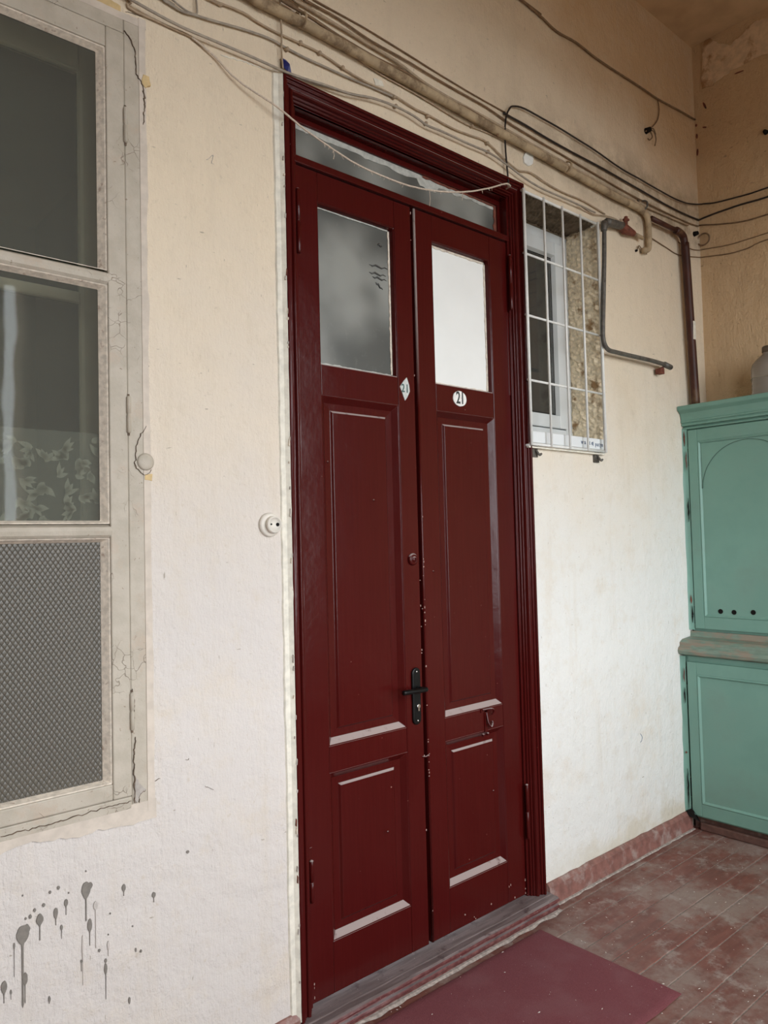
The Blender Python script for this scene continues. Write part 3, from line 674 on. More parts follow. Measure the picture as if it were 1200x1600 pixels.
# lace panel behind the middle pane
lc = MB(); nx = 40; vs = []; fs = []
for i in range(nx+1):
    x = .40+.43*i/nx; y = .040+.0025*math.sin(i*.9)
    vs += [(x, y, 1.70), (x, y, 1.984)]
for i in range(nx): fs.append((i*2, i*2+2, i*2+3, i*2+1))
lc = lc.add(vs, fs).build('lace_panel', 'lace', win1); lc['label'] = 'sheer net panel woven with pale leaves'
lv = MB(); random.seed(11); sprigs = []
def leafshape(cx, cz, L_, wd, ang):
    n = 6; pts = []
    for i in range(n+1): t = i/n; pts.append((t*L_, wd*math.sin(PI*t**.8)*(1-.25*t)))
    for i in range(n-1, 0, -1): t = i/n; pts.append((t*L_, -wd*math.sin(PI*t**.8)*(1-.25*t)))
    ca, sa = math.cos(ang), math.sin(ang)
    poly = [(cx+x*ca-z*sa, cz+x*sa+z*ca) for x, z in pts]
    if all(1.702 < z < 1.983 and .402 < x < .828 for x, z in poly):
        lv.add([(x, .0365, z) for x, z in poly], [tuple(range(len(poly)))])
for k_ in range(140):
    bx = random.uniform(.42, .82); bz = random.uniform(1.705, 1.96); lean = random.uniform(0, 2*PI)
    nl = random.choice((3, 4, 5)); sp_ = random.uniform(.35, .6)
    if any((bx-q[0])**2+(bz-q[1])**2 < .034**2 for q in sprigs): continue
    sprigs.append((bx, bz))
    for j in range(nl): leafshape(bx+math.cos(lean)*.004*j, bz+math.sin(lean)*.004*j, random.uniform(.026, .044), random.uniform(.0065, .0105), lean+(j-(nl-1)/2)*sp_)
lvo = lv.build('woven_leaves', 'leaf', win1); lvo['kind'] = 'stuff'
# dim room behind
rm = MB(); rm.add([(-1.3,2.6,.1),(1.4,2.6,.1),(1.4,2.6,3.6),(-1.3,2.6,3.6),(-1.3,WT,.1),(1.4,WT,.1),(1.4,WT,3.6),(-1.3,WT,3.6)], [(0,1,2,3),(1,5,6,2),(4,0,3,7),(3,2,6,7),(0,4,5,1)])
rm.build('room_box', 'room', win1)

# ------------------------------------------------------------------ small plastic window behind the grille
win2 = tag(empty('window_2', (3.08, .2, 2.09)), 'small white plastic window set deep in rough stone', None, None, 'structure')
def pv(name, *a, par=None): return MB().box(*a).build(name, 'pvc', par or win2, bevel=.004)
X0, X1, Z0, Z1 = 2.79, 3.385, 2.155, 3.245
pv('frame_side', X1-.058, X1, .185, .25, Z0, Z1); pv('frame_side', X0, X0+.058, .185, .25, Z0, Z1)
pv('frame_rail', X0+.058, X1-.058, .185, .25, Z1-.052, Z1); pv('frame_rail', X0+.058, X1-.058, .185, .25, Z0, Z0+.055)
pv('casement', X1-.128, X1-.060, .172, .24, Z0+.058, Z1-.055); pv('casement_side', X0+.060, X0+.128, .172, .24, Z0+.058, Z1-.055)
pv('casement_rail', X0+.128, X1-.128, .173, .24, Z0+.058, Z0+.125); pv('casement_rail', X0+.128, X1-.128, .173, .24, Z1-.125, Z1-.055)
MB().box(X0+.12, X1-.12, .196, .20, Z0+.12, Z1-.12).build('pane', 'glass2', win2)
MB().rings([(X0+.127,X1-.127,Z0+.124,Z1-.124,.1715),(X0+.134,X1-.134,Z0+.131,Z1-.131,.1955)], fill=False).build('glazing_slope', 'pvc', win2)
MB().rings([(X0+.134,X1-.134,Z0+.131,Z1-.131,.1945),(X0+.138,X1-.138,Z0+.135,Z1-.135,.1950)], fill=False).build('gasket', 'hole', win2)
sl = MB().box(2.778, 3.375, -.006, .19, 2.088, 2.143).build('window_sill', 'pvc_sill', win2, bevel=.004)
text_obj('sill_print', 'warte', .030, (3.222, -.0072, 2.117), 'ink_blue', sl, sx=.9, space=1.7)
text_obj('sill_print', 'l patyn', .030, (3.318, -.0072, 2.113), 'ink_blue', sl, sx=.80, space=1.35)
MB().box(2.79, 3.385, .25, .36, 2.085, 2.155).build('sill_block', 'pvc', win2)
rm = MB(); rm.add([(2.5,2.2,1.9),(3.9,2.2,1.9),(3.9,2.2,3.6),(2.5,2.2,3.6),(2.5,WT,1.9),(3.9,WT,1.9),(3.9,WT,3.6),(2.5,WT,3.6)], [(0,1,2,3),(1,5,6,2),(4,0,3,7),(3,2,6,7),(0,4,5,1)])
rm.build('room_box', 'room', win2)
# rough reveals of bare stone
def rough(name, f, nu, nv, mat, amp, seed):
    vs = []; fs = []
    for i in range(nu+1):
        for j in range(nv+1):
            u, v = i/nu, j/nv; e = min(u, 1-u, v, 1-v)*8
            nn = mnoise.fractal((u*6+seed, v*26, seed), .8, 2.2, 4)*amp
            vs.append(f(u, v, abs(nn)+amp*.2*min(1, e)))
    for i in range(nu):
        for j in range(nv): fs.append((i*(nv+1)+j, (i+1)*(nv+1)+j, (i+1)*(nv+1)+j+1, i*(nv+1)+j+1))
    return MB().add(vs, fs).build(name, mat, win2, smooth=False)
rough('stone_reveal', lambda u, v, n: (3.386-n, .003+.186*u, 2.143+1.115*v), 12, 90, 'stone', .016, 4.0)
rough('stone_soffit', lambda u, v, n: (2.792+.59*v, .003+.186*u, 3.262-n), 12, 50, 'dark_brown', .016, 8.0)

# ------------------------------------------------------------------ marks on the door wall
def blob(name, px_, py_, w, h, tail, mat):
    c = wp(px_, py_); sx = (wp(px_+1, py_).x-wp(px_-1, py_).x)/2; sz = (wp(px_, py_-1).z-wp(px_, py_+1).z)/2
    hw, hh = w*sx/2, h*sz/2; P = []
    tl = max(0, (tail-py_)*sz) if tail else 0
    n = 22; sd = random.random()*50
    for i in range(n):
        a = 2*PI*i/n; rr = 1+.16*mnoise.noise((math.cos(a)*1.6+sd, math.sin(a)*1.6, sd))
        x, z = hw*math.cos(a)*rr, hh*math.sin(a)*rr
        if z < 0: x *= 1-.45*(-z/hh)**1.5
        P.append((c.x+x, c.z+z))
    y0 = relief(c.x, c.z)
    mb = MB().prism(P, y0-.0035, y0+.003)
    if tl:
        q = [(hw*.34, -hh*.6), (hw*.16, -hh*1.2), (hw*.13, -tl*.8), (hw*.17, -tl*.95), (0, -tl)]
        poly = [(c.x+x, c.z+z) for x, z in q]+[(c.x-x, c.z+z) for x, z in q[-2::-1]]
        mb.prism(poly, y0-.0028, y0+.003)
    return mb.build(name, mat, wall_back, bevel=.0008, seg=1)
random.seed(3)
for a in ((35,1461,21,30,1575),(41,1452,12,16,0),(134,1391,14,26,1440),(140,1384,9,12,0),(62,1437,11,20,1470),(87,1427,7,18,1446),(103,1411,6,12,1430),(140,1446,7,22,1478),(165,1514,5,18,1562),(165,1501,4,7,0),
          (6,1543,10,22,1568),(39,1529,9,20,1568),(193,1387,6,12,1400),(240,1398,6,9,1410),(91,1387,5,6,0),(78,1394,4.5,5,0),(68,1414,5,6,0),(54,1422,4.5,6,0),(47,1432,5,7,0),(40,1435,3.5,4,0),
          (96,1449,4,9,1467),(202,1563,3.5,11,0),(77,1561,3.5,10,1568),(17,1550,3,8,1562),(293,1331,5,5,0),(107,1395,2.5,3,0),(134,1361,2.5,3,0),(172,1427,2.5,3,0),(207,1447,2.5,3,0),(127,1502,3,5,1518),
          (212,1484,2.5,7,0),(220,1486,3,5,0),(35,1399,2.5,3,0),(169,1460,2,2.5,0),(155,1485,4,5,0),(22,1478,3,10,1527)):
    blob('paint_splash', *a, 'splash')
for a in ((149,1415,7,14,1482),(169,1477,4,14,1494),(129,1480,2.5,40,1540)): blob('paint_run', *a, 'splash_pale')
def crack(pts, w, mat='crack', name='crack', sub=10, yb=0.0):
    w *= .8
    P = smooth_path([(q.x, 0, q.z) for q in (wp(*p) for p in pts)], sub); P = [Vector((p.x+mnoise.noise((p.x*95, p.z*95, 2))*.0055, 0, p.z+mnoise.noise((p.x*95, p.z*95, 7))*.0055)) for p in P]
    vs = []; fs = []
    for i, p in enumerate(P):
        t = (P[min(i+1, len(P)-1)]-P[max(i-1, 0)]).normalized(); nrm = Vector((-t.z, 0, t.x))
        ww = w*(.35+.9*abs(mnoise.noise((p.x*40, p.z*40, 5))))*min(1, .3+min(i, len(P)-1-i)*.4); y = relief(p.x, p.z)+yb-.0024
        vs += [p+nrm*ww+Vector((0,y,0)), p-nrm*ww+Vector((0,y,0)), p+nrm*ww+Vector((0,y+.006,0)), p-nrm*ww+Vector((0,y+.006,0))]
    for i in range(len(P)-1): o = i*4; fs += [(o, o+1, o+5, o+4), (o, o+4, o+6, o+2), (o+1, o+3, o+7, o+5)]
    return MB().add(vs, fs).build(name, mat, wall_back)
crack([(193,50),(207,75),(211,110),(214,123),(222,140),(224,172),(222,198)], .0022, yb=-.007)
crack([(222,140),(224,160),(223,186)], .004, yb=-.007)
crack([(222,198),(225,240),(228,300),(227,380),(229,470),(231,560)], .0012, 'strip')
crack([(0,1306),(60,1290),(108,1277),(173,1258),(204,1251)], .0018, yb=-.007)
crack([(209,1254),(208,1215),(208,1180),(210,1150)], .0026, yb=-.007); crack([(216,1254),(217,1240),(226,1232)], .0012, yb=-.007); crack([(207,1130),(208,1100),(205,1075)], .0014, yb=-.007)
crack([(128,1292),(150,1285),(172,1276)], .0013); crack([(234,1224),(250,1216)], .0011); crack([(226,668),(214,690),(210,712),(212,730),(226,742),(236,735)], .0014, yb=-.008)
crack([(232,570),(228,640),(229,690)], .0008); crack([(167,515),(178,503),(196,498)], .0008); crack([(320,1228),(334,1234)], .0012); crack([(290,1187),(296,1187)], .0016)
crack([(345,86),(385,98),(412,108),(428,110)], .004, 'strip', 'plaster_seam'); crack([(195,18),(222,26),(250,36)], .0012)
crack([(1000,1146),(1003,1152),(1001,1160)], .0016, 'ink_blue', 'pen_mark'); crack([(323,250),(332,244),(330,256)], .0012, 'patch_grey')
def patch(pts, mat, name='plaster_patch', th=.003):
    P = [(wp(*p).x, wp(*p).z) for p in pts]; cx = sum(p[0] for p in P)/len(P); cz = sum(p[1] for p in P)/len(P); y = relief(cx, cz)
    out = []
    for (a, b) in zip(P, P[1:]+P[:1]):
        for i in range(5):
            t = i/5; x, z = a[0]+(b[0]-a[0])*t, a[1]+(b[1]-a[1])*t; out.append((x+mnoise.noise((x*50, z*50, 1))*.004, z+mnoise.noise((x*50, z*50, 6))*.004))
    return MB().prism(out, y-th, y+.004).build(name, mat, wall_back, bevel=.001, seg=1)
patch([(122,0),(172,0),(188,10),(189,33),(172,24),(150,13)], 'ochre_patch'); patch([(222,118),(232,122),(233,136),(226,140),(219,132)], 'ochre_patch', th=.009)
patch([(224,741),(236,742),(237,752),(225,751)], 'ochre_patch', th=.009); patch([(209,1214),(214,1217),(222,1229),(227,1233),(217,1240),(213,1254),(208,1247)], 'patch_grey', th=.009)
patch([(820,238),(826,236),(832,245),(831,256),(825,261),(818,255),(816,246)], 'whitepaint', 'plaster_patch', .008)
patch([(583,122),(597,127),(600,136),(586,133)], 'strip', 'plaster_patch'); 
c = wp(226, 722)                               # round filled knot of plaster
MB().lathe([(.026,.004),(.026,-.003),(.020,-.007),(.008,-.008)], (c.x, relief(c.x, c.z)-.005, c.z), 'y', 26).build('plaster_plug', 'wwin', wall_back, smooth=True)
# filler strip down the left of the door casing
n = 80; A = []; B = []
for i in range(n+1):
    z = .07+(3.29-.07)*i/n; A.append((1.447, z)); B.append((1.412+.004*mnoise.noise((z*3, 1, 0))+.003*mnoise.noise((z*17, 2, 0)), z))
vs = []; fs = []
for i in range(n+1):
    z = A[i][1]; r = mnoise.noise((z*12, 0, 3))*.0015
    vs += [(B[i][0], .0, z), (B[i][0]+.004, -.006+r, z), (1.432, -.009+r, z), (1.444+mnoise.noise((z*22, 4, 1))*.003, -.020+r, z), (1.449, -.016, z), (1.449, .0, z)]
for i in range(n):
    for j in range(5): fs.append((i*6+j, i*6+j+1, i*6+7+j, i*6+6+j))
MB().add(vs, fs).build('filler_strip', 'strip', wall_back)
random.seed(9)
for i in range(34):
    z = random.uniform(.2, 3.25); h_ = random.uniform(.006, .030); w_ = random.uniform(.0012, .003); x_ = 1.4435+random.uniform(-.004, .002)
    MB().prism([(x_-w_, z-h_*.4), (x_+w_*.4, z-h_*.5), (x_+w_, z+h_*.3), (x_-w_*.3, z+h_*.5)], -.0225, -.010).build('chip', random.choice(('patch_grey', 'rust', 'splash_pale', 'putty')), wall_back)
# plaster smeared against the old window's frame
def smear_band(pts, w, out, name, yy):
    n = 70; A = []; B = []
    for i in range(n+1):
        t = i/n; x = pts[0][0]+(pts[1][0]-pts[0][0])*t; z = pts[0][1]+(pts[1][1]-pts[0][1])*t
        k = w*(1+.55*mnoise.noise((x*9+z*9, w*50, 0))+.25*mnoise.noise((x*40+z*40, 3, 0)))
        A.append((x-out[0]*.012, z-out[1]*.012)); B.append((x+out[0]*k, z+out[1]*k))
    return irregular_band(A, B, yy).build(name, 'smear_plaster', wall_back)
smear_band(((.944,.885),(.944,3.256)), .010, (1,0), 'smeared_plaster', -.0074); smear_band(((-.24,.902),(.958,.902)), .034, (0,-1), 'smeared_plaster', -.0068); smear_band(((-.24,3.24),(.956,3.24)), .012, (0,1), 'smeared_plaster', -.0064)
# peeling band under the ceiling on the right wall
vs = []; P = []
top = [(1100,52),(1120,66),(1140,72),(1155,60),(1170,42),(1185,32),(1200,28),(1260,4)]; bot = [(1096,140),(1115,132),(1140,112),(1165,98),(1185,90),(1200,84),(1260,58)]
P = [sp(*p, XR) for p in top]+[sp(*p, XR) for p in reversed(bot)]
Q = []
for a, b in zip(P, P[1:]+P[:1]):
    for i in range(6): p = a.lerp(b, i/6); Q.append((p.y+mnoise.noise((p.y*30, p.z*30, 2))*.012, min(ZC-.003, p.z+mnoise.noise((p.y*30, p.z*30, 5))*.012)))
n = len(Q); MB().add([(XR-.006, y, z) for y, z in Q]+[(XR+.004, y, z) for y, z in Q], [tuple(range(n))]+[(i, (i+1) % n, (i+1) % n+n, i+n) for i in range(n)]).build('peeling_plaster', 'peel', wall_right)
def rmark(px_, py_, w, h, ang=0.0):
    p = sp(px_, py_, XR); o = []
    for i in range(8): a = 2*PI*i/8; u, v = w*math.cos(a), h*math.sin(a); o.append((p.y+u*math.cos(ang)-v*math.sin(ang), p.z+u*math.sin(ang)+v*math.cos(ang)))
    MB().add([(XR-.003, y, z) for y, z in o]+[(XR+.003, y, z) for y, z in o], [tuple(range(8))]+[(i, (i+1) % 8, (i+1) % 8+8, i+8) for i in range(8)]).build('flake_scar', 'rust', wall_right)
for a in ((1101,165,.006,.026,-.35),(1101,199,.014,.005,.4),(1089,213,.006,.016,0),(1088,196,.006,.009,0),(1090,238,.006,.022,.1),(1155,113,.028,.004,.1)): rmark(*a)

# ------------------------------------------------------------------ wall fittings, pipes and cables
so = tag(empty('wall_socket', (wp(420,820).x, 0, wp(420,820).z)), 'round painted-over bell socket with two holes beside the door casing', 'socket')
c = so.location
MB().lathe([(.040,.004),(.040,-.008),(.036,-.013),(.030,-.014)], (c.x, 0, c.z), 'y', 36).build('base_ring', 'socket', so, smooth=True)
MB().lathe([(.029,-.010),(.029,-.026),(.026,-.030),(.023,-.030),(.022,-.025),(.004,-.024)], (c.x+.006, 0, c.z), 'y', 36).build('cap', 'socket', so, smooth=True)
MB().lathe([(.0065,-.023),(.006,-.0262)], (c.x+.019, 0, c.z), 'y', 16).build('socket_hole', 'hole', so); MB().lathe([(.0035,-.023),(.003,-.0262)], (c.x-.006, 0, c.z+.001), 'y', 14).build('socket_hole', 'hole', so)

def cable(name, pts, r, mat, label, y=-.006, group=None, cat='cable', right=None, sub=4, n=6, wob=.002):
    P = [wp(a, b, y) for a, b in pts]
    if right:
        P += [sp(a, b, XR-.006) for a, b in right]; e_ = P[-1]          # on along the right wall, beyond the picture
        P += [Vector((e_.x, e_.y-.6, e_.z-.01)), Vector((e_.x, -2.0, e_.z+.01)), Vector((e_.x, BACK+.02, e_.z))]
    if pts[0][1] < 0 and pts[0][0] != 437 and cat == 'cable':             # on along the door wall to the far end of the gallery
        e_ = P[0]; P = [Vector((XL+.02, e_.y, e_.z+.02)), Vector((-1.6, e_.y, e_.z-.012)), Vector((-.2, e_.y, e_.z+.012))] + P
    P = smooth_path(P, sub)
    P = [p+Vector((0, 0, mnoise.noise((p.x*6, r*900, p.y*6))*wob)) for p in P]
    if right: P = [Vector((min(p.x, XR-.002-r), min(p.y, -.003-r), p.z)) for p in P]
    o = MB().tube(P, r, n).build(name, mat, smooth=True)
    return tag(o, label, cat, group)
tag_g = 'wires strung along the door wall'
cable('wire', [(150,-30),(200,12),(245,33),(275,47),(297,57),(318,73)], .0042, 'cable_tan', 'lowest cream wire above the old window, sloping down to the twine', -.007)
cable('wire', [(150,-32),(205,0),(250,25),(290,45),(340,66),(400,92),(440,110),(470,121),(505,132),(545,146),(580,153),(615,165),(645,180),(668,196),(690,205),(735,226),(765,239),(790,256),(830,285),(870,305),(905,320),(930,332)], .0045, 'cable_grey', 'grey wire touching the top left corner of the red door casing', -.028)
cable('wire', [(430,106),(455,117),(490,131),(520,138),(560,149),(578,153)], .003, 'cable_grey', 'short slack wire just above the left end of the door head', -.010)
cable('wire', [(225,-16),(255,0),(285,18),(305,24),(330,32),(380,46),(420,60),(445,74),(480,92),(530,115),(570,132),(600,145),(618,153)], .0042, 'cable_grey', 'taut grey wire crossing above the door from a wire loop', -.010)
cable('wire', [(265,-4),(290,16),(306,22),(308,14),(306,-6)], .003, 'cable_grey', 'bent wire loop hanging above the old cream window', -.012, cat='wire loop')
cable('wire', [(300,-14),(330,0),(380,20),(400,33),(430,50),(470,68),(500,83),(535,106),(570,127),(595,139),(620,152),(648,170),(670,180),(705,200),(735,212),(760,222),(790,250),(810,266),(830,270),(860,290),(885,303),(912,314),(945,334)], .0038, 'cable_tan', 'clipped tan wire running from under the thick pipe to the grille', -.010)
cable('wire', [(530,70),(560,92),(590,113),(630,136),(670,159),(710,184),(735,197),(760,207),(790,220),(820,233),(860,252)], .0035, 'cable_tan', 'thin tan wire hugging the underside of the thick wall pipe', -.008)
cable('wire', [(470,-12),(490,0),(540,27),(600,62),(632,82),(680,112),(730,142),(790,176)], .003, 'cable_brown', 'topmost thin brown wire of the bundle above the wall pipe', -.006)
cable('wire', [(455,-12),(475,0),(530,30),(580,64),(640,98),(700,134),(760,168),(800,195),(850,225),(930,272),(1000,312),(1070,346),(1090,353)], .004, 'cable_brown', 'second brown wire of the bundle, running into the room corner', -.010, right=[(1093,352),(1125,350),(1160,346),(1205,333)])
cable('wire', [(440,-12),(460,0),(500,24),(560,60),(620,97),(660,127),(700,152),(750,179),(790,202),(860,242),(940,287),(1010,323),(1075,352)], .006, 'cable_tan', 'thicker tan cable lying on the wall pipe, lowest of the bundle', -.014)
cable('wire', [(420,-14),(440,0),(480,24),(530,57),(590,92),(640,117),(690,152),(730,170),(762,190),(775,203),(778,214)], .006, 'cable_brown', 'thick brown cable lying on the pipe and ending in a bend', -.030)
cable('wire', [(437,-10),(438,15),(440,50),(440,80),(442,108)], .0032, 'cable_tan', 'short upright wire dropping to the top left door corner', -.016)
cable('black_cable', [(795,290),(793,270),(790,235),(789,205),(791,182),(796,170),(802,166),(820,170),(860,192),(900,216),(930,235),(970,263),(1000,280),(1040,303),(1067,316),(1084,319)], .0042, 'cable_black', 'black cable rising from the door corner, arching over and along both walls', -.018, right=[(1096,319),(1115,317),(1140,311),(1170,303),(1205,291)])
cable('black_cable', [(787,176),(800,184),(830,201),(880,231),(930,257),(1000,297),(1050,325),(1088,342)], .0052, 'cable_black', 'black cable pinned straight below the arched one and around the corner', -.012, right=[(1096,342),(1130,329),(1160,319),(1205,306)])
cable('wire', [(800,0-10),(815,0),(845,25),(870,50),(900,66),(930,90),(960,110),(1000,136),(1028,155),(1060,172),(1086,187)], .0055, 'cable_brown', 'lumpy painted-over cable high on the wall under the ceiling', -.010, wob=.004)
cable('wire', [(1028,156),(1030,172),(1027,188),(1018,199),(1009,205)], .0035, 'cable_brown', 'short wire hanging from the high painted-over cable', -.010)
cable('wire', [(1018,372),(1040,386),(1060,398),(1090,402)], .003, 'cable_brown', 'sagging wire behind the dark red pipe turning the corner', -.006, right=[(1097,402),(1140,396),(1170,387),(1205,372)])
cable('wire', [(1060,378),(1080,389),(1092,391)], .0028, 'cable_brown', 'thin wire above the sagging one on the right wall', -.006, right=[(1097,390),(1140,382),(1205,362)])
cable('wire', [(905,320),(925,334),(945,337),(962,342),(975,352)], .003, 'cable_tan', 'slack wire end drooping onto the rusty valve', -.014)
# clips on wires are small knobs
for i, (px_, py_) in enumerate(((469,67),(499,83),(535,106),(615,152),(618,166),(668,182),(665,193),(762,237),(761,224),(448,77),(737,197))):
    q = wp(px_, py_, -.010); o = MB().lathe([(.007,.010),(.008,.000),(.006,-.006),(.003,-.008)], (q.x, -.012, q.z), 'y', 10).build('cable_clip', 'cable_tan', smooth=True)
    tag(o, 'small pale nail clip holding wires above the door head', 'clip', 'clips on the wires above the door')
# twine across the transom
P = smooth_path([wp(a, b, y_) for a, b, y_ in ((300,59,-.009),(318,73,-.010),(340,93,-.012),(365,120,-.018),(395,142,-.030),(420,158,-.042),(442,174,-.050),(461,190,-.050),(480,205,-.05),(520,233,-.05),(560,258,-.05),(600,276,-.05),(635,289,-.05),(665,296,-.05),(700,300,-.05),(735,299,-.05),(768,293,-.05),(790,287,-.05),(799,291,-.05))], 6)
P[-1] = Vector((P[-1].x, -.02, P[-1].z))
tw = empty('twine', P[0]); tag(tw, 'frayed pale twine sagging across the transom of the red door', 'twine')
MB().tube([p+Vector((0, 0, mnoise.noise((p.x*40, 0, 0))*.0015)) for p in P], .0034, 7).build('cord', 'string', tw, smooth=True)
random.seed(5)
for i in range(46):
    p = P[random.randint(44, len(P)-6)]; l = random.uniform(.006, .018); a = random.uniform(-.6, .6)
    MB().tube([p, p+Vector((l*.3*a, -.003, -l*.6)), p+Vector((l*a, -.004, -l))], .0007, 4).build('fibre', 'string', tw)
for px_, py_, l in ((521,236,.030),(671,298,.062),(722,300,.036)):
    p = wp(px_, py_, -.050); MB().tube([p, p+Vector((.003,0,-l*.5)), p+Vector((-.001,0,-l))], .0014, 5).build('thread_end', 'string', tw)
bt = MB(); q = wp(448, 104, -.02)
bt.add([(q.x-.016,-.006,q.z+.035),(q.x+.004,-.012,q.z+.030),(q.x+.022,-.010,q.z-.012),(q.x+.024,-.018,q.z-.030),(q.x+.002,-.022,q.z-.018),(q.x-.012,-.016,q.z-.006),(q.x+.004,-.034,q.z+.004)],
       [(0,1,6),(1,2,6),(2,3,6),(3,4,6),(4,5,6),(5,0,6),(5,4,3,2,1,0)])
tag(bt.build('tape_wad', 'blue', bevel=.002), 'wad of blue insulating tape on the wire at the door corner', 'tape')

# thick pipe over the door with its elbow
def pipe_obj(name, pts, r, mat, label, y, n=14, sub=5):
    e = empty(name, wp(*pts[0], y)); tag(e, label, 'pipe')
    Q = [wp(a, b, y) for a, b in pts]
    if pts[0][1] < 0: Q = [Vector((XL+.02, y, Q[0].z)), Vector((-1.2, y, Q[0].z-.004)), Vector((.6, y, Q[0].z-.002))] + Q
    P = smooth_path(Q, sub); MB().tube(P, r, n).build('pipe_run', mat, e, smooth=True); return e, P
pe, P = pipe_obj('heating_pipe', [(360,-24),(400,0),(420,10),(480,40),(560,84),(640,128),(700,161),(760,195),(800,217),(860,250),(900,273),(960,306),(1000,326)], .0185, 'pipe', 'thick dirt-crusted pipe clamped along the wall above the door', -.028)
q = P[-1]
MB().tube(smooth_path([q-Vector((.03,0,0)), q+Vector((.03,0,-.004)), q+Vector((.075,0,-.035)), q+Vector((.085,0,-.10)), q+Vector((.080,0,-.19)), q+Vector((.062,0,-.215)), q+Vector((.02,0,-.228))], 5), [.020]*6+[.016]*26, 14).build('elbow', 'pipe', pe, smooth=True)
for (px_, py_) in ((884,262),(1003,322),(470,34)):
    c = wp(px_, py_, -.028); mb = MB(); 
    mb.tube([c+Vector((0, .03*math.sin(a), .026*math.cos(a)))*1.0 + Vector((0, -.004, 0)) for a in [PI*1.0*i/12+PI for i in range(13)]], .005, 6)
    mb.box(c.x-.006, c.x+.006, -.012, -.004, c.z+.018, c.z+.045); mb.build('clamp', 'pipe' if px_ != 1003 else 'iron', pe)
# iron pipe beside the grille
ie, P = pipe_obj('gas_pipe', [(944,352),(944,400),(943,460),(942,510),(943,532),(950,546),(965,551),(990,557),(1020,564),(1046,572)], .0115, 'iron', 'bent grey iron pipe running down beside the white grille', -.055, sub=6)
q = P[0]; MB().tube(smooth_path([q+Vector((-.004,0,-.03)), q+Vector((0,0,.004)), q+Vector((.020,.012,.020)), q+Vector((.060,.024,.022))], 5), .016, 12).build('elbow', 'iron', ie, smooth=True)
q = P[-1]; MB().tube([q+Vector((-.055,0,.002)), q+Vector((.012,0,-.006))], .0155, 12).build('pipe_cap', 'iron', ie, smooth=True)
mb = MB(); mb.tube([q+Vector((-.065,.002,-.022)), q+Vector((-.060,.048,-.030))], .012, 10); mb.box(q.x-.085, q.x-.045, -.05, -.015, q.z-.05, q.z-.02); mb.build('wall_bracket', 'rust', ie, bevel=.003)
va = empty('rusty_valve', wp(985, 365, -.03)); tag(va, 'rust red valve and fitting between the grille and the pipe elbow', 'valve')
a = wp(948, 347, -.04); b = wp(972, 353, -.035); c = wp(990, 365, -.03)
MB().tube(smooth_path([a, a.lerp(b, .5), b], 4), .021, 12).build('pipe_stub', 'iron', va, smooth=True)
MB().tube([b-Vector((.02,0,0)), b+Vector((.03,0,-.012)), c], [.018, .027, .016], 8).build('valve_body', 'rust', va, bevel=.002)
MB().tube([b+Vector((.03,0,-.012)), b+Vector((.042,0,.060))], [.014, .010], 8).build('stem', 'rust', va); MB().box(b.x+.030, b.x+.062, -.045, -.020, b.z+.040, b.z+.052).build('tap_handle', 'rust', va, bevel=.003)
MB().tube([c-Vector((.01,0,0)), wp(1004, 372, -.03)], .011, 10).build('nipple', 'pipe', va, smooth=True)
# dark red pipe rising from the cupboard
de, P = pipe_obj('riser_pipe', [(1070,380),(1073,420),(1077,480),(1081,540),(1085,600),(1087.3,632)], .024, 'brownpipe', 'dark red pipe rising behind the green cupboard into the corner', -.045)
q = P[0]; MB().tube(smooth_path([q+Vector((0,0,-.05)), q+Vector((-.004,0,.0)), q+Vector((-.016,0,.032)), q+Vector((-.05,0,.048)), q+Vector((-.10,0,.052))], 5), .021, 14).build('elbow', 'brownpipe', de, smooth=True)
MB().tube([q+Vector((-.08,0,.051)), wp(1018, 341, -.045)], .014, 10).build('branch', 'brownpipe', de, smooth=True)
q = P[int(len(P)*.52)]; MB().box(q.x-.012, q.x+.012, q.y-.0255, q.y-.015, q.z-.06, q.z+.05).build('bare_patch', 'strip', de, bevel=.003)
# stubs of old fittings
def stub(px_, py_, plane, label, s=1.0):
    p = wp(px_, py_, 0) if plane == 'w' else sp(px_, py_, XR)
    e = empty('wire_stub', p); tag(e, label, 'wire stub'); nrm = Vector((0,-1,0)) if plane == 'w' else Vector((-1,0,0)); tg = Vector((1,0,0)) if plane == 'w' else Vector((0,-1,0))
    MB().tube([p-nrm*.004, p+nrm*.030*s], [.018*s, .013*s], 10).build('plug', 'hole', e, smooth=True)
    return e, p, nrm, tg
e, p, nr, tg = stub(1009, 205, 'w', 'black stub with curled bare wires below the high painted cable')
for pts in ([(0,0),(.05,.004),(.07,-.03),(.055,-.075)], [(0,0),(.03,-.03),(.0,-.06),(-.02,-.06)], [(0,0),(.045,.02),(.07,-.005)]):
    MB().tube(smooth_path([p+nr*.022+tg*a+Vector((0,0,b)) for a, b in pts], 5), .0035, 6).build('curled_wire', 'cable_brown', e, smooth=True)
e, p, nr, tg = stub(1084, 366, 'w', 'black plug with a ring of spare cable in the corner above the cupboard', .9)
q = sp(1099, 374, XR-.02)
MB().tube([q+Vector((0, .038*math.cos(a), .036*math.sin(a))) for a in [2*PI*i/22 for i in range(21)]], .005, 6).build('cable_ring', 'cable_brown', e, smooth=True)
e, p, nr, tg = stub(1197, 207, 's', 'dark stub sticking out of the right wall below the peeling plaster', .8)
e, p, nr, tg = stub(993, 392, 'w', 'small curled wire end below the pipe elbow', .4)
MB().tube(smooth_path([p+nr*.01+tg*a+Vector((0,0,b)) for a, b in ((0,0),(.02,.03),(.05,.02),(.08,.025),(.1,0))], 4), .003, 6).build('curled_wire', 'cable_brown', e, smooth=True)

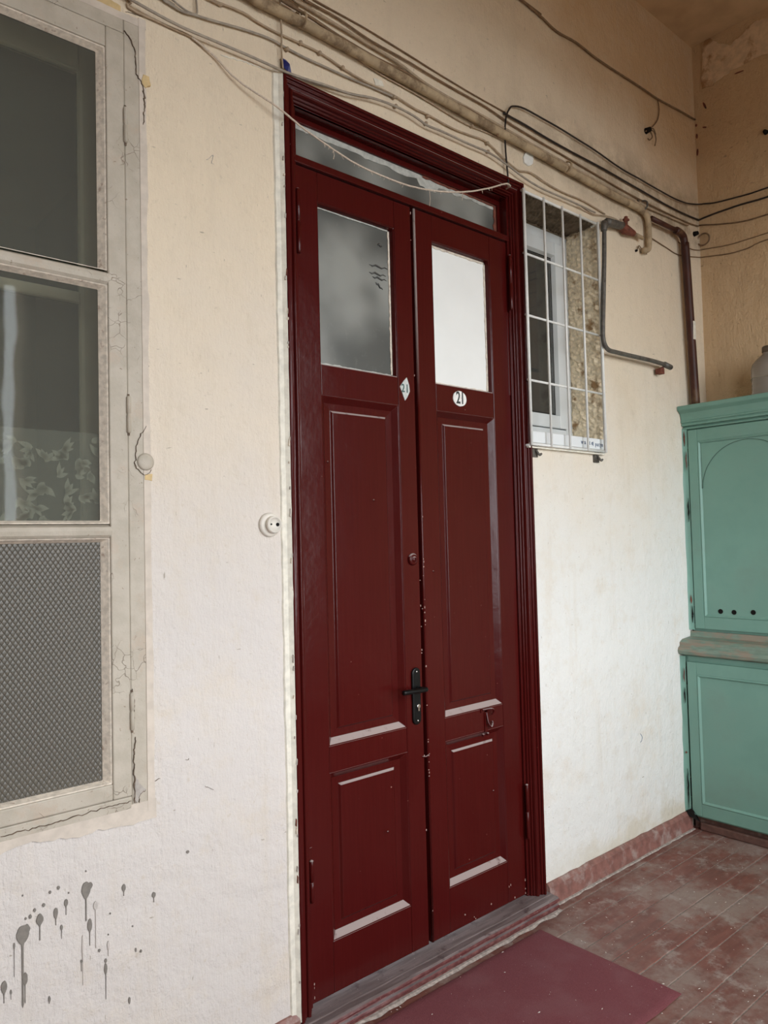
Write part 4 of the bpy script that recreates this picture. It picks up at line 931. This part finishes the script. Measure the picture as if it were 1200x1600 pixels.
# ------------------------------------------------------------------ white window grille
gr = empty('window_grille', (3.04, -.03, 2.075)); tag(gr, 'white welded bar grille over the small plastic window', 'window grille')
GY = -.032; gx = [2.742, 2.892, 3.038, 3.188, 3.342]; gz = [2.076, 2.369, 2.667, 2.953, 3.244]
for i, x in enumerate(gx):
    r = .0075 if i in (0, 4) else .0058
    MB().tube([(x, GY-.004, gz[0]-.006), (x, GY-.004, gz[-1]+.006)], r, 10).build('bar', 'whitepaint', gr, smooth=True)
for i, z in enumerate(gz):
    r = .0068 if i in (0, 4) else .0055
    MB().tube([(gx[0]-.004, GY+.004, z), (gx[-1]+.004, GY+.004, z)], r, 10).build('bar', 'whitepaint', gr, smooth=True)
for x in (2.80, 3.30):
    mb = MB(); mb.tube([(x, GY, gz[0]), (x, .012, gz[0]-.008)], .006, 8); mb.tube(smooth_path([(x+.004, -.004, gz[0]-.012), (x+.012, -.024, gz[0]-.045), (x+.030, -.022, gz[0]-.040)], 4), .0055, 8)
    mb.box(x-.020, x+.022, -.008, .002, gz[0]-.055, gz[0]-.012); mb.build('bracket', 'iron', gr)
MB().tube([(gx[0], GY+.004, gz[0]-.004), (gx[0], .01, gz[0]-.004)], .006, 8).build('return_bar', 'whitepaint', gr, smooth=True)
MB().tube([(gx[-1], GY+.004, gz[0]-.004), (gx[-1], .01, gz[0]-.004)], .006, 8).build('return_bar', 'whitepaint', gr, smooth=True)
MB().tube([(gx[-1], GY+.004, gz[-1]), (gx[-1]+.01, .01, gz[-1])], .006, 8).build('return_bar', 'whitepaint', gr, smooth=True)
MB().box(gx[0], gx[-1]+.015, -.022, .0, gz[0]-.016, gz[0]-.008).build('ledge_strip', 'strip', gr, bevel=.002)

# ------------------------------------------------------------------ built-in green cupboard
cab = empty('cupboard', (4.3, -.7, 0)); tag(cab, 'sea green built-in corner cupboard with moulded cornice and arched panel', 'cupboard')
CY0, CY1 = -.012, -1.38
UX, LX = 4.210, 4.085
def cb(name, x0, x1, y0, y1, z0, z1, mat='green', par=None, bev=.003): return MB().box(x0, x1, min(y0,y1), max(y0,y1), z0, z1).build(name, mat, par or cab, bevel=bev)
cb('lower_body', LX+.012, XR-.005, CY0, CY1, .075, .965); cb('upper_body', UX+.012, XR-.005, CY0, CY1, 1.09, 2.30)
cb('plinth', LX+.045, XR-.02, CY0-.01, CY1+.01, .0, .076, 'toe')
pp = cb('plinth_bead', LX+.020, LX+.046, CY0-.05, CY1+.01, .0, .045, 'toe', bev=.008)
# ledge with rounded worn nose
prof = [(XR-.005, .968), (LX-.004, .968), (LX-.030, .978), (LX-.036, .995), (LX-.030, 1.012), (LX-.012, 1.022), (LX-.010, 1.040), (LX+.02, 1.056), (UX-.01, 1.062), (UX-.004, 1.092), (XR-.005, 1.092)]
def yprism(prof, y0, y1, nseg, jit, name, mat, par):
    vs = []; fs = []; k = len(prof)
    for i in range(nseg+1):
        y = y0+(y1-y0)*i/nseg
        for x, z in prof: vs.append((x+(mnoise.noise((y*9, z*30, 2))*jit if x < XR-.1 else 0), y, z+mnoise.noise((y*9, x*30, 6))*jit*.6))
    for i in range(nseg):
        for j in range(k): fs.append((i*k+j, i*k+(j+1) % k, (i+1)*k+(j+1) % k, (i+1)*k+j))
    fs += [tuple(range(k)), tuple(nseg*k+j for j in range(k))]
    return MB().add(vs, fs).build(name, mat, par, bevel=.002)
yprism(prof, .0, CY1-.02, 40, .004, 'ledge', 'green_worn', cab)
prof = [(XR-.005, 2.256), (UX+.006, 2.256), (UX-.009, 2.257), (UX-.012, 2.262), (UX-.009, 2.268), (UX+.002, 2.269), (UX+.002, 2.275), (UX-.020, 2.277), (UX-.022, 2.287), (UX-.018, 2.291), (UX-.018, 2.294), (UX-.027, 2.296), (UX-.029, 2.303), (UX-.024, 2.308), (UX-.026, 2.326), (UX-.036, 2.348), (UX-.056, 2.362), (UX-.060, 2.363), (UX-.064, 2.368), (UX-.064, 2.386), (UX-.060, 2.390), (XR-.005, 2.390)]
yprism(prof, -.004, CY1-.05, 30, .0008, 'cornice', 'green', cab)
def fdoor(y0, y1, z0, z1, X, arch, holes_, m=.055):
    """flat framed door facing -x between y0 (near the wall) and y1"""
    st = m
    d = cb('cupboard_door', X-.008, X+.012, y0, y0-st, z0, z1)
    for a in ((y1+st, y1, z0, z1), (y0-st, y1+st, z0, z0+st+.012), (y0-st, y1+st, z1-st-.012, z1)):
        cb('door_rail', X-.0075, X+.012, *a, par=d, bev=.002)
    p0, p1, q0, q1 = y0-st, y1+st, z0+st+.012, z1-st-.012
    lp = [(p0,p1,q0,q1,X-.006),(p0-.006,p1+.006,q0+.006,q1-.006,X-.010),(p0-.012,p1+.012,q0+.012,q1-.012,X-.004),(p0-.016,p1+.016,q0+.016,q1-.016,X+.001)]
    vs = []; fs = []
    for a, b, c_, e_, x in lp: vs += [(x,a,c_),(x,b,c_),(x,b,e_),(x,a,e_)]
    for i in range(len(lp)-1):
        for k_ in range(4): fs.append((i*4+k_, i*4+(k_+1) % 4, i*4+4+(k_+1) % 4, i*4+4+k_))
    if not arch:
        fs.append((12,13,14,15)); MB().add(vs, fs).build('door_panel', 'green', d, bevel=.001)
    else:
        a, b, c_, e_ = p0-.016, p1+.016, q0+.016, q1-.016; x = X+.001
        MB().add(vs, fs+[(12,13,14,15)]).build('door_panel', 'green', d, bevel=.001)
        cy, R_ = (a+b)/2, abs(a-b)/2-.004; zc = e_-R_-.004
        n = 40; top = [(cy+R_*math.cos(PI*i/n), zc+R_*math.sin(PI*i/n)) for i in range(n+1)]
        # spandrel board above the arch, proud of the panel by 3 mm
        vs = []; fs = []
        for i, (y, z) in enumerate(top): vs += [(x-.0035, y, z), (x-.0035, y, e_), (x+.002, y, z)]
        for i in range(n): fs += [(i*3, i*3+3, i*3+4, i*3+1), (i*3, i*3+2, i*3+5, i*3+3)]
        MB().add(vs, fs).build('arch_spandrel', 'green', d)
        MB().tube([(x-.0030, y, z) for y, z in top], .0016, 5).build('arch_groove', 'groove', d)
    for (y, z) in holes_:
        MB().lathe([(.0135,.002),(.0135,-.0005)], (X, y, z), 'x', 18).build('vent_hole', 'hole', d)
    return d
ud = fdoor(-.032, -.690, 1.108, 2.250, UX, True, [(-.179,1.212),(-.254,1.211),(-.358,1.216),(-.455,1.213),(-.540,1.212)])
fdoor(-.696, -1.350, 1.108, 2.250, UX, True, [(-.85,1.212),(-.94,1.211),(-1.03,1.216),(-1.13,1.213),(-1.20,1.212)])
ld = fdoor(-.036, -.690, .088, .935, LX, False, []); fdoor(-.696, -1.350, .088, .935, LX, False, [])
for d_, X_, z_ in ((ud, UX, 2.10), (ud, UX, 1.19), (ld, LX, .86), (ld, LX, .24)):
    MB().box(X_-.002, X_+.012, -.0325, -.0265, z_-.055, z_+.045).build('hinge_gap', 'hole', d_)
for X_, za, zb_ in ((UX, 1.10, 2.26), (LX, .08, .965)):
    vs = []; fs = []; n = 40
    for i in range(n+1):
        z = za+(zb_-za)*i/n; w = .006*mnoise.noise((z*9, X_, 0)); vs += [(X_-.004, -.028, z), (X_-.006-abs(w), -.016, z), (X_-.012+w, -.004, z), (X_-.020+w*1.5, .003, z)]
    for i in range(n):
        for j in range(3): fs.append((i*4+j, i*4+j+1, i*4+5+j, i*4+4+j))
    MB().add(vs, fs).build('scribe_strip', 'green', cab, smooth=True)
random.seed(13)
for X_, y_, z0_, z1_, mt_ in ((UX-.0085, -.022, 2.02, 2.13, 'toe'), (UX-.0085, -.014, 2.16, 2.25, 'rust'), (UX-.0085, -.023, 1.72, 1.86, 'hole'), (UX-.0085, -.022, 1.14, 1.24, 'hole'), (UX-.0085, -.018, 1.25, 1.30, 'rust'), (LX-.0085, -.021, .70, .79, 'hole'), (LX-.0085, -.020, .12, .34, 'hole'), (LX-.0085, -.016, .42, .435, 'rust'), (LX-.0085, -.022, .82, .90, 'toe')):
    n = 14; L_ = []; R_ = []
    for i in range(n+1):
        z = z0_+(z1_-z0_)*i/n; w = .0052*math.sin(PI*min(1, max(.05, i/n)))*(.6+.8*abs(mnoise.noise((z*60, y_*90, 1)))); k_ = mnoise.noise((z*30, 4, y_*50))*.003
        L_.append((y_+k_-w, z)); R_.append((y_+k_+w, z))
    vs = [(X_-.0032, y, z) for y, z in L_]+[(X_-.0055, y, z) for y, z in R_]; fs = [(i, i+1, n+2+i, n+1+i) for i in range(n)]
    MB().add(vs, fs).build('paint_scar', mt_, cab)
# broken corner at the foot
mb = MB(); mb.add([(LX-.022,-.006,.105),(LX-.012,-.036,.122),(LX-.010,-.066,.085),(LX+.004,-.074,.05),(LX-.014,-.05,.068),(LX-.024,-.026,.078),(LX-.014,-.028,.112)], [(0,1,6),(0,5,4,1),(1,4,3,2),(0,6,1)])
mb.build('broken_corner', 'hole', cab)

# bottle on the cupboard
bx, by, bz = 4.365, -.445, 2.3905
bo = empty('water_bottle', (bx, by, bz)); tag(bo, 'cloudy ribbed plastic water bottle standing on the green cupboard', 'bottle')
pr = [(.085,0),(.097,.006),(.100,.03),(.098,.05),(.100,.062),(.097,.070),(.101,.080),(.098,.088),(.101,.098),(.098,.108),(.100,.118),(.100,.170),(.094,.195),(.072,.222),(.050,.240),(.040,.250),(.038,.262)]
MB().lathe(pr, (bx, by, bz), n=36).build('body', 'plastic', bo, smooth=True)
MB().lathe([(.040,.256),(.041,.262),(.041,.286),(.036,.292)], (bx, by, bz), n=30).build('cap', 'neck', bo, smooth=True)
MB().tube([(bx+.103*math.cos(a), by+.103*math.sin(a), bz+.112+.004*math.sin(a*3)) for a in [2*PI*i/30 for i in range(31)]], .0022, 6).build('binding_wire', 'chrome', bo, smooth=True)

# ------------------------------------------------------------------ doormat and crumbs on the floor
dm = MB(); x0, x1, y0, y1 = 1.50, 2.600, -.735, -.108
nx, ny = 60, 36; vs = []; fs = []
for i in range(nx+1):
    for j in range(ny+1):
        x, y = x0+(x1-x0)*i/nx, y0+(y1-y0)*j/ny; e = min(i, nx-i, j, ny-j)
        wx = mnoise.noise((x*7, y*7, 1))*.004 if e == 0 else 0
        vs.append((x+wx, y-wx, (.006 if e else .0012)+mnoise.noise((x*4, y*4, 3))*.001))
for i in range(nx):
    for j in range(ny): fs.append((i*(ny+1)+j, (i+1)*(ny+1)+j, (i+1)*(ny+1)+j+1, i*(ny+1)+j+1))
tag(dm.add(vs, fs).build('doormat', 'mat', smooth=True), 'flat maroon doormat lying in front of the red door', 'doormat')
random.seed(21); ck = MB()
for i in range(420):
    x, y = random.uniform(1.6, 4.05), random.uniform(-1.15, -.06)
    onmat = x0 < x < x1 and y0 < y < y1
    if onmat and random.random() < .7: continue
    z = .0075 if onmat else .0012; s = random.choice((.0010, .0013, .0017, .0024)); a = random.uniform(0, PI); l = s*random.uniform(1, 3)
    ca, sa = math.cos(a), math.sin(a)
    ck.add([(x+ca*l, y+sa*l, z), (x-sa*s, y+ca*s, z), (x-ca*l, y-sa*l, z), (x+sa*s, y-ca*s, z), (x, y, z+s*.7)], [(0,1,4),(1,2,4),(2,3,4),(3,0,4),(3,2,1,0)])
tag(ck.build('paint_crumbs', 'flake'), 'scattered white crumbs of plaster and paint on the floor', 'crumbs', None, 'stuff')
